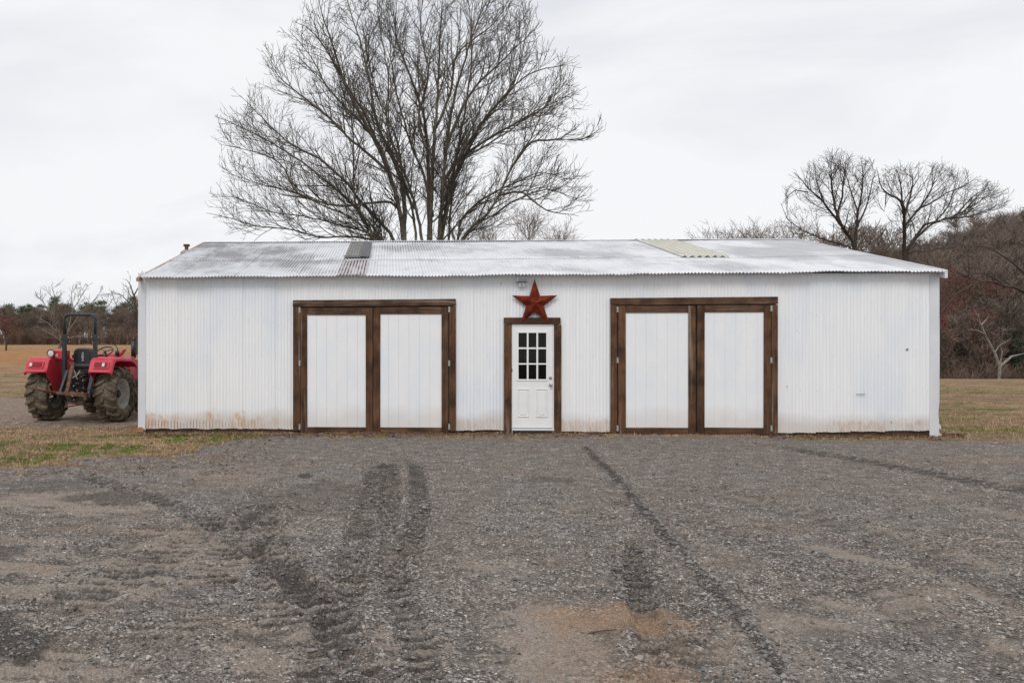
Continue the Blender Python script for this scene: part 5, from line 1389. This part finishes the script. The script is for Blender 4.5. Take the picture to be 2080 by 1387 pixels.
mass('hillside_woodland', 'dense bare brown wood covering the hill on the right', pts_in(520, (1640, 2600), (88, 175), 2) + pts_in(200, (1880, 2400), (62, 100), 4), [k0, k1, k2, k3, k0, k8], 0.65, 0.95, 8)
# ------------------------------------------------------------------ the tractor; own frame: x right, y forward, z up
TH = math.radians(9.0); TO = Vector((-6.17, 17.92, 0))
tr_ = empty('farm_tractor', (TO.x, TO.y, 0.0), -TH)
tag(tr_, 'red farm tractor with black roll bar and muddy tyres parked beyond the left barn corner', 'tractor')
fw = Vector((math.sin(TH), math.cos(TH), 0)); rt = Vector((math.cos(TH), -math.sin(TH), 0))
def LP(px, py, yl):
    """pixel -> point in the tractor frame on the plane y = yl"""
    r = ray(px, py); Y = (yl + TO.dot(fw)) / Vector((r.x, r.y, 0)).dot(fw); w = Vector((r.x * Y, Y, HC + r.z * Y))
    d = Vector((w.x, w.y, 0)) - Vector((TO.x, TO.y, 0)); return Vector((d.dot(rt), d.dot(fw), w.z))
def wheel(name, cx, cy, R, w, rr, lugs, lugh, side):
    """tyre with lug bars, rim dish, hub, nuts; side=+1 outer face at +x"""
    h = w / 2; prof = [(-h * 0.62, rr), (-h * 0.92, rr + (R - rr) * 0.25), (-h, rr + (R - rr) * 0.6), (-h * 0.93, R - lugh - 0.035), (-h * 0.62, R - lugh - 0.004), (0, R - lugh),
            (h * 0.62, R - lugh - 0.004), (h * 0.93, R - lugh - 0.035), (h, rr + (R - rr) * 0.6), (h * 0.92, rr + (R - rr) * 0.25), (h * 0.62, rr)]
    mb = MB(); mb.lathe(prof, (cx, cy, R), 'x', 48)
    for s in (-1, 1):
        for k in range(lugs):
            g0 = 2 * math.pi * (k + (0.5 if s > 0 else 0)) / lugs
            prev = None; vs = []
            for j in range(5):
                q = j / 4; x = s * h * (0.02 + 1.02 * q); g = g0 + (0.20 * q) * (1 if True else -1) * 1.0 * (0.62 / R) ; tw = 0.062 * (0.62 / R) * (1 + 0.35 * q)
                rad = R - (0.0 if q < 0.7 else 0.022 * (q - 0.7) / 0.3)
                if q == 1: rad = R - 0.05
                base = R - lugh - (0.012 if q < 0.7 else 0.05) - (0.05 if q == 1 else 0)
                for gg, ra in ((g - tw, base), (g - tw * 0.72, rad), (g + tw * 0.72, rad), (g + tw, base)):
                    vs.append((cx + x, cy + math.cos(gg) * ra, R + math.sin(gg) * ra))
            fs = [(0, 1, 2, 3), (19, 18, 17, 16)]
            for j in range(4):
                for i in range(3): fs.append((4*j+i, 4*j+4+i, 4*j+5+i, 4*j+1+i))
            mb.add(vs, fs)
    ty = mb.build('tyre', M['tyre'], tr_, smooth=False, bevel=0.006); 
    for p in ty.data.polygons[:len(prof) * 48 - 48]: p.use_smooth = True
    m2 = MB(); o = side
    m2.lathe([(o * h * 0.66, rr * 1.02), (o * h * 0.74, rr * 1.0), (o * h * 0.66, rr * 0.93), (o * h * 0.45, rr * 0.90), (o * h * 0.30, rr * 0.84), (o * h * 0.05, rr * 0.80), (-o * h * 0.05, rr * 0.74),
              (-o * h * 0.02, rr * 0.55), (o * h * 0.06, rr * 0.42), (o * h * 0.08, 0.0)], (cx, cy, R), 'x', 36)
    m2.lathe([(-o * h * 0.05, rr * 0.8), (-o * h * 0.6, rr * 0.92), (-o * h * 0.7, rr * 1.0)], (cx, cy, R), 'x', 36)
    rim = m2.build('rim', M['silver'], ty, smooth=True)
    m3 = MB(); m3.lathe([(o * h * 0.0, rr * 0.22), (o * h * 0.35, rr * 0.22), (o * h * 0.42, rr * 0.16), (o * h * 0.42, 0)], (cx, cy, R), 'x', 16)
    for k in range(8):
        g = k * math.pi / 4; m3.lathe([(o * h * 0.03, 0.014), (o * h * 0.20, 0.014), (o * h * 0.20, 0)], (cx, cy + math.cos(g) * rr * .34, R + math.sin(g) * rr * .34), 'x', 6)
    m3.build('hub', M['grease'], ty)
    m4 = MB(); m4.lathe([(o * h * 0.02 + .006, 0.022), (o * h * 0.02 + .012 * o, 0.020), (o * h * .02 + .012 * o, 0)], (cx, cy + rr * 0.52, R - rr * 0.12), 'x', 10); m4.build('rim_hole', M['dark'], ty)
    return ty
for s in (-1, 1):
    wheel('rear', s * 0.81, 0, 0.61, 0.49, 0.335, 17, 0.040, s)
    wheel('front', s * 0.66, 1.85, 0.41, 0.30, 0.21, 15, 0.026, s)
# mudguards
def mudguard(s):
    prof = [(-0.66, 1.12), (-0.60, 1.20), (-0.53, 1.36), (-0.43, 1.425), (-0.2, 1.435), (0.42, 1.405), (0.60, 1.34), (0.72, 1.22)]
    inn = [(y * 0.93 + 0.012, z - 0.03) for y, z in prof]
    x0, x1 = (0.50, 1.02) if s > 0 else (-1.02, -0.50)
    mb = MB(); n = len(prof); vs = []
    xo = 1.02 * s; xi = 0.50 * s
    # shell with rolled outer edge
    for (y, z), (yi, zi) in zip(prof, inn):
        vs += [(xi, y, z), (xo - 0.05 * s, y, z), (xo, y * 0.985, z - 0.035), (xo, yi, z - 0.085), (xo - 0.02 * s, yi, z - 0.085), (xo - 0.06 * s, yi, zi), (xi, yi, zi)]
    k = 7; fs = []
    for i in range(n - 1):
        for j in range(k): fs.append((i*k+j, i*k+(j+1) % k, (i+1)*k+(j+1) % k, (i+1)*k+j))
    fs += [tuple(range(k))[::-1], tuple((n-1)*k + j for j in range(k))]
    mb.add(vs, fs); g = mb.build('mudguard', M['red'], tr_, bevel=0.008)
    # inner vertical panel
    pl = [(-0.64, 1.11)] + [(y, z - 0.01) for y, z in prof[1:]] + [(0.70, 1.10), (0.55, 0.72), (-0.28, 0.66), (-0.42, 0.86)]
    m2 = MB(); m2.prism(pl, xi - 0.015 * s, xi + 0.015 * s, 'x'); m2.build('inner_panel', M['red'], g, bevel=0.006)
    # lamp recess on the sloping rear face
    c = Vector((s * 0.76, -0.575, 1.265)); nrm = Vector((0, -0.92, 0.36)); upv = Vector((0, 0.36, 0.92))
    def plate(w, h, d0, d1, mat, nm, par, cxo=0.0, rad=0.03):
        m3 = MB(); cc = c + Vector((cxo, 0, 0)); vs = []
        out = []
        for (sx, sz) in ((1, 1), (-1, 1), (-1, -1), (1, -1)):
            for q in range(4):
                g_ = {(1, 1): 0, (-1, 1): 90, (-1, -1): 180, (1, -1): 270}[(sx, sz)] + q * 30; g_ = math.radians(g_)
                out.append((sx * (w - rad) + math.cos(g_) * rad, sz * (h - rad) + math.sin(g_) * rad))
        for d in (d0, d1):
            for a, b in out: vs.append(cc + Vector((a, 0, 0)) + upv * b + nrm * d)
        n_ = len(out); fs = [tuple(range(n_)), tuple(range(n_, 2*n_))] + [(i, (i+1) % n_, n_ + (i+1) % n_, n_ + i) for i in range(n_)]
        m3.add(vs, fs); return m3.build(nm, mat, par, bevel=0.003)
    b0 = plate(0.185, 0.085, 0.0, 0.022, M['red'], 'lamp_surround', g)
    b1 = plate(0.150, 0.060, 0.018, 0.032, M['redlens'], 'tail_lamp', g, 0.0, 0.02)
    plate(0.030, 0.042, 0.030, 0.040, M['lens'], 'reverse_lamp', g, 0.062 if s > 0 else -0.11, 0.008)
    return g
mg = {s: mudguard(s) for s in (-1, 1)}
# red tool box and floodlight on the left guard
a = LP(131, 727, -0.2); b_ = LP(106, 711, -0.2)
mb = MB(); mb.box(b_.x, a.x, -0.30, 0.05, a.z - 0.02, b_.z); mb.build('console', M['red'], tr_, bevel=0.012)
mb = MB(); mb.box(b_.x + 0.12, b_.x + 0.19, -0.306, -0.30, a.z + 0.03, a.z + 0.10); mb.build('socket', M['lens'], tr_)
c = LP(103.5, 717, -0.38); mb = MB()
mb.lathe([(0.10, 0.03), (0.06, 0.07), (0.0, 0.088), (-0.012, 0.088), (-0.014, 0.074)], c, 'y', 24); fl_ = mb.build('work_lamp', M['red'], tr_, smooth=True)
mb = MB(); mb.lathe([(-0.008, 0.076), (-0.016, 0.06), (-0.020, 0.0)], c, 'y', 24); mb.build('lamp_glass', M['lens'], fl_, smooth=True)
mb = MB(); mb.lathe([(-0.002, 0.090), (-0.022, 0.088), (-0.022, 0.074), (-0.004, 0.074)], c, 'y', 24); mb.build('lamp_bezel', M['black'], fl_, smooth=True)
mb = MB(); mb.box(c.x - 0.03, c.x + 0.03, c.y, c.y + 0.05, 1.42, c.z - 0.06); mb.build('bracket', M['red'], fl_)
# roll bar
def LPx(px, py, y): return LP(px, py, y)
yb = -0.30
tl, tr2 = LP(131, 645, yb), LP(193, 645, yb); top = LP(162, 638.5, yb).z; bl, br = LP(133, 735, yb), LP(199, 735, yb)
xl, xr = LP(131, 660, yb).x, LP(193.5, 660, yb).x; hz = LP(162, 684, yb).z
def arc(cx, cz, r, a0, a1, n=6): return [(cx + r * math.cos(math.radians(a0 + (a1 - a0) * k / n)), yb, cz + r * math.sin(math.radians(a0 + (a1 - a0) * k / n))) for k in range(n + 1)]
R_ = 0.11
mb = MB(); mb.tube([(xl, yb, hz)] + arc(xl + R_, top - R_, R_, 180, 90) + arc(xr - R_, top - R_, R_, 90, 0) + [(xr, yb, hz)], 0.034, 10)
mb.build('roll_bar', M['black'], tr_, smooth=True)
for x in (xl, xr):
    mb = MB(); mb.bar((x, yb, 0.75), (x, yb, hz + 0.02), 0.082, 0.08); lo = mb.build('roll_bar_post', M['black'], tr_, bevel=0.012)
    mb = MB(); mb.box(x - 0.055, x + 0.055, yb - 0.055, yb + 0.055, hz - 0.07, hz + 0.06); mb.build('hinge_bracket', M['black'], lo, bevel=0.006)
    mb = MB(); mb.tube([(x - 0.09, yb, hz), (x + 0.09, yb, hz)], 0.014, 8); mb.build('hinge_pin', M['nickel'], lo)
# seat
sx = LP(170, 725, 0.05).x; zt = LP(170, 706, 0.05).z; zb = LP(170, 742, 0.05).z
out = []
for k in range(24):
    g = 2 * math.pi * k / 24; ex = 0.5
    cs, sn = math.cos(g), math.sin(g)
    out.append((sx + 0.25 * math.copysign(abs(cs) ** ex, cs) * (1 - 0.10 * max(0, sn)), (zt + zb) / 2 + (zt - zb) / 2 * math.copysign(abs(sn) ** ex, sn)))
mb = MB(); mb.prism(out, 0.02, 0.14, 'y'); sb = mb.build('seat_back', M['seat'], tr_, bevel=0.03)
mb = MB(); mb.box(sx - 0.022, sx + 0.022, 0.006, 0.016, zb + 0.10, zt - 0.10); mb.box(sx - 0.03, sx + 0.03, 0.0, 0.018, zb + 0.16, zb + 0.23); mb.build('belt_guide', M['grey'], sb)
for s in (-1, 1):
    mb = MB(); mb.box(sx + s * 0.15 - 0.008, sx + s * 0.15 + 0.008, 0.008, 0.02, zb + 0.12, zt - 0.12); mb.build('seam', M['black'], sb)
mb = MB(); mb.box(sx - 0.24, sx + 0.24, -0.06, 0.46, zb - 0.055, zb + 0.045); mb.build('seat_cushion', M['seat'], tr_, bevel=0.035)
mb = MB(); mb.box(sx - 0.20, sx + 0.20, -0.02, 0.38, zb - 0.14, zb - 0.058)
for q in range(4): mb.box(sx - 0.22, sx + 0.22, -0.03, 0.36, zb - 0.075 - q * 0.025, zb - 0.066 - q * 0.025)
mb.build('seat_suspension', M['grease'], tr_)
for s in (-1, 1):
    mb = MB(); mb.tube([(sx + s * 0.27, 0.08, zb + 0.18), (sx + s * 0.29, 0.10, zb + 0.22), (sx + s * 0.29, 0.38, zb + 0.24)], 0.026, 8); mb.build('armrest', M['seat'], tr_, smooth=True)
# rear axle, gearbox, hydraulics
mb = MB(); mb.tube([(-0.62, 0, 0.61), (0.62, 0, 0.61)], 0.11, 14); mb.build('rear_axle', M['grease'], tr_, smooth=True)
mb = MB(); mb.box(-0.24, 0.24, -0.34, 0.9, 0.42, 0.98); mb.box(-0.20, 0.20, -0.30, 0.5, 0.98, 1.10); mb.box(-0.18, 0.18, 0.9, 2.2, 0.42, 0.92); mb.build('gearbox', M['grease'], tr_, bevel=0.03)
mb = MB(); mb.box(-0.48, 0.48, 0.05, 0.85, 0.68, 0.74); mb.build('platform', M['black'], tr_)
rh = random.Random(3); 
for q in range(26):
    x, z = rh.uniform(-0.22, 0.30), rh.uniform(0.55, 1.10); m_ = rh.choice([M['nickel'], M['grease'], M['grey'], M['grease'], M['rust'], M['black']])
    mb = MB(); r_ = rh.uniform(0.010, 0.026); mb.lathe([(-0.34, r_), (-0.40 - r_, r_), (-0.41 - r_, r_ * .6), (-0.41 - r_, 0)], (x, 0, z), 'y', 8); mb.build('hydraulic_fitting', m_, tr_)
mb = MB(); mb.box(0.02, 0.10, -0.43, -0.41, 1.00, 1.03); mb.build('warning_tag', M['yellow'], tr_)
for q in range(6):
    x0, x1 = rh.uniform(-0.2, 0.2), rh.uniform(-0.2, 0.25); mb = MB()
    mb.tube(resample([Vector((x0, -0.36, 1.08)), Vector(((x0 + x1) / 2, -0.46, 0.98)), Vector((x1, -0.38, rh.uniform(0.6, 0.8)))], 0.05), 0.010, 6); mb.build('hose', M['black'], tr_, smooth=True)
mb = MB(); mb.lathe([(-0.34, 0.085), (-0.44, 0.085), (-0.45, 0.06), (-0.45, 0.025), (-0.53, 0.022), (-0.53, 0)], (0, 0, 0.62), 'y', 16); mb.build('power_shaft', M['grease'], tr_)
mb = MB(); mb.tube([LP(146, 768, -.5), LP(156, 762, -.45), LP(163, 752, -.4)], 0.012, 6); mb.build('pin_lever', M['nickel'], tr_)
mb = MB(); mb.tube([LP(150, 750, -.5), LP(157, 770, -.5)], 0.012, 6); mb.build('pin_lever', M['nickel'], tr_)
# three point linkage with the bale spear frame
def bar(nm, a, b, w, h, mat, bev=0.005):
    m = MB(); m.bar(a, b, w, h); return m.build(nm, mat, tr_, bevel=bev)
bar('lift_arm', LP(137, 752, -0.45), LP(121, 800, -0.85), 0.055, 0.05, M['black']); bar('lift_arm', LP(188, 750, -0.45), LP(180, 800, -0.85), 0.055, 0.05, M['black'])
bar('lift_arm', LP(143, 748, -0.42), LP(126, 796, -0.70), 0.03, 0.03, M['black'])
bar('lower_link', (-0.30, -0.2, 0.50), LP(118, 803, -0.95), 0.05, 0.075, M['grease']); bar('lower_link', (0.30, -0.2, 0.50), LP(181, 803, -0.95), 0.05, 0.075, M['grease'])
tb = [LP(187, 768, -0.80), LP(181, 792, -0.90)]; bar('turnbuckle', tb[0], tb[1], 0.075, 0.05, M['black'])
bar('spear_mast', LP(148, 741, -0.62), LP(136, 797, -0.95), 0.075, 0.05, M['rust']); bar('mast_plate', LP(141, 737, -0.60), LP(152, 739, -0.60), 0.035, 0.05, M['rust'])
bar('spear_frame', LP(112, 797, -1.0), LP(174, 803, -1.0), 0.055, 0.060, M['rust'])
bar('spear_frame', LP(132, 795, -0.85), LP(176, 800, -0.98), 0.045, 0.035, M['rust'])
mb = MB(); mb.tube([LP(114, 797, -1.0), LP(88, 793, -1.2), LP(52, 784, -1.45)], [0.032, 0.026, 0.008], 8); mb.build('bale_spear', M['rust'], tr_, smooth=True)
mb = MB(); mb.box(*[v for v in (LP(174, 806, -1.0).x - .02, LP(174, 806, -1.0).x + .02, -1.04, -0.96)], LP(174, 812, -1).z, LP(174, 797, -1).z); mb.build('spear_lug', M['rust'], tr_)
bar('drawbar', LP(131, 826, -0.95), LP(170, 820, -0.70), 0.05, 0.03, M['rust']); bar('drawbar_brace', LP(135, 818, -0.65), LP(171, 818, -0.65), 0.03, 0.05, M['rust'])
bar('drawbar_hanger', LP(172, 803, -0.85), LP(171, 823, -0.75), 0.04, 0.02, M['rust']); bar('drawbar_hanger', LP(134, 817, -0.6), LP(134, 826, -0.8), 0.04, 0.02, M['rust'])
bar('stay_chain', LP(98, 783, -.55), LP(104, 803, -.6), 0.03, 0.03, M['rust']); mb = MB(); mb.lathe([(-.03, 0.03), (0.03, 0.03), (0.03, 0)], LP(103, 781, -.5), 'x', 10); mb.build('link_ball', M['rust'], tr_)
bar('lower_link_pin', LP(101, 806, -.7), LP(108, 804, -.7), 0.03, 0.03, M['nickel'])
for (px, py) in ((147, 745), (149, 804), (151, 811), (147, 803), (157, 793), (168, 796), (150, 783)):
    c = LP(px, py, -1.06 if py > 770 else -.66); mb = MB(); mb.lathe([(0.03, 0.014), (-0.02, 0.014), (-0.02, 0)], c, 'y', 8); mb.build('bolt', M['nickel'], tr_)
# steering, dash, bonnet, loader
cw = LP(213, 713, 0.95); mb = MB(); ring_ = []
ax = Vector((0, -0.55, 0.83)); u1 = Vector((1, 0, 0)); u2 = ax.cross(u1)
mb.tube([cw + (u1 * math.cos(g) + u2 * math.sin(g)) * 0.19 for g in [2 * math.pi * k / 24 for k in range(25)]], 0.015, 8, cap=False)
for g in (0.4, 2.5, 4.6): mb.tube([cw, cw + (u1 * math.cos(g) + u2 * math.sin(g)) * 0.19], 0.010, 6)
mb.tube([cw, cw - ax * 0.35], 0.03, 8); mb.build('steering_wheel', M['black'], tr_, smooth=True)
mb = MB(); mb.prism([(0.98, 0.75), (1.00, 1.40), (1.08, 1.49), (1.20, 1.50), (1.30, 1.46), (2.3, 1.30), (2.42, 1.18), (2.42, 0.80)], -0.30, 0.30, 'x'); hd = mb.build('bonnet', M['red'], tr_, bevel=0.05)
mb = MB(); mb.box(-0.22, 0.22, 0.955, 0.975, 1.16, 1.36); mb.build('dash_panel', M['grey'], hd, bevel=0.01)
mb = MB(); mb.prism([(0.80, 1.00), (0.84, 1.30), (0.98, 1.42), (1.0, 1.0)], 0.05, 0.28, 'x'); mb.build('side_cowl', M['red'], hd, bevel=0.03)
j0, j1 = LP(241, 716, 0.9), LP(233, 699, 0.85); mb = MB(); mb.tube([j0, LP(238, 706, .88), j1], 0.010, 6); mb.lathe([(-.02, .0), (-.015, .02), (.015, .02), (.02, 0)], j1, 'z', 10); mb.build('loader_lever', M['black'], tr_, smooth=True)
a = LP(236, 722, 0.9); mb = MB(); mb.prism([(a.x, a.z - 0.04), (a.x + 0.16, a.z + 0.02), (a.x + 0.25, a.z + 0.16), (a.x + 0.19, a.z + 0.155), (a.x + 0.12, a.z + 0.07), (a.x, a.z + 0.05)], 0.86, 0.94, 'y'); mb.build('valve_cover', M['red'], tr_, bevel=0.01)
mb = MB(); mb.lathe([(-.07, .0), (-.06, .05), (.03, .05), (.05, 0)], LP(238, 715, 0.85), 'z', 12); mb.build('valve_boot', M['black'], tr_, smooth=True)
for s in (-1, 1):
    mb = MB(); mb.prism([(1.05, 0.45), (1.30, 0.45), (1.36, 1.36), (1.32, 1.42), (1.16, 1.42), (1.10, 1.30)], s * 0.60 - 0.055, s * 0.60 + 0.055, 'x'); lp = mb.build('loader_post', M['red'], tr_, bevel=0.01)
    mb = MB(); mb.bar((s * 0.60, 1.22, 1.34), (s * 0.60, 2.5, 1.02), 0.08, 0.13); mb.bar((s * 0.60, 2.46, 1.04), (s * 0.60, 3.15, 0.35), 0.08, 0.13); mb.build('loader_arm', M['red'], tr_, bevel=0.01)
    mb = MB(); mb.tube([(s * 0.60, 1.28, 0.75), (s * 0.60, 2.2, 0.95)], 0.035, 10); mb.build('loader_ram', M['black'], tr_, smooth=True)
    for q in (0.7, 0.95, 1.2):
        mb = MB(); mb.lathe([(-.03, .016), (-0.04, .016), (-.04, 0)], (s * 0.60, 1.10 , q), 'y', 8); mb.build('bolt', M['nickel'], lp)
mb = MB(); mb.prism([(3.05, 0.10), (3.75, 0.06), (3.55, 0.25), (3.10, 0.62), (3.02, 0.55)], -0.85, 0.85, 'x'); mb.build('loader_bucket', M['red'], tr_, bevel=0.01)
e0 = LP(271.5, 724, 1.5); e1 = LP(271.5, 691, 1.5)
mb = MB(); mb.tube([(e0.x, 1.5, 0.95), (e0.x, 1.5, e0.z)], 0.03, 8); mb.tube([(e0.x, 1.5, e0.z - 0.03), (e0.x, 1.5, e1.z)], 0.062, 14); ex = mb.build('exhaust_muffler', M['black'], tr_, smooth=True)
mb = MB(); mb.tube(resample([Vector((e0.x, 1.5, e1.z)), Vector((e0.x + 0.01, 1.5, e1.z + 0.07)), Vector((e0.x + 0.06, 1.52, e1.z + 0.13)), Vector((e0.x + 0.14, 1.54, e1.z + 0.14))], 0.03), 0.028, 10); mb.build('exhaust_tip', M['rust'], ex, smooth=True)
mb = MB(); mb.tube([(-0.6, 1.85, 0.41), (0.6, 1.85, 0.41)], 0.07, 10); mb.build('front_axle', M['grease'], tr_, smooth=True)
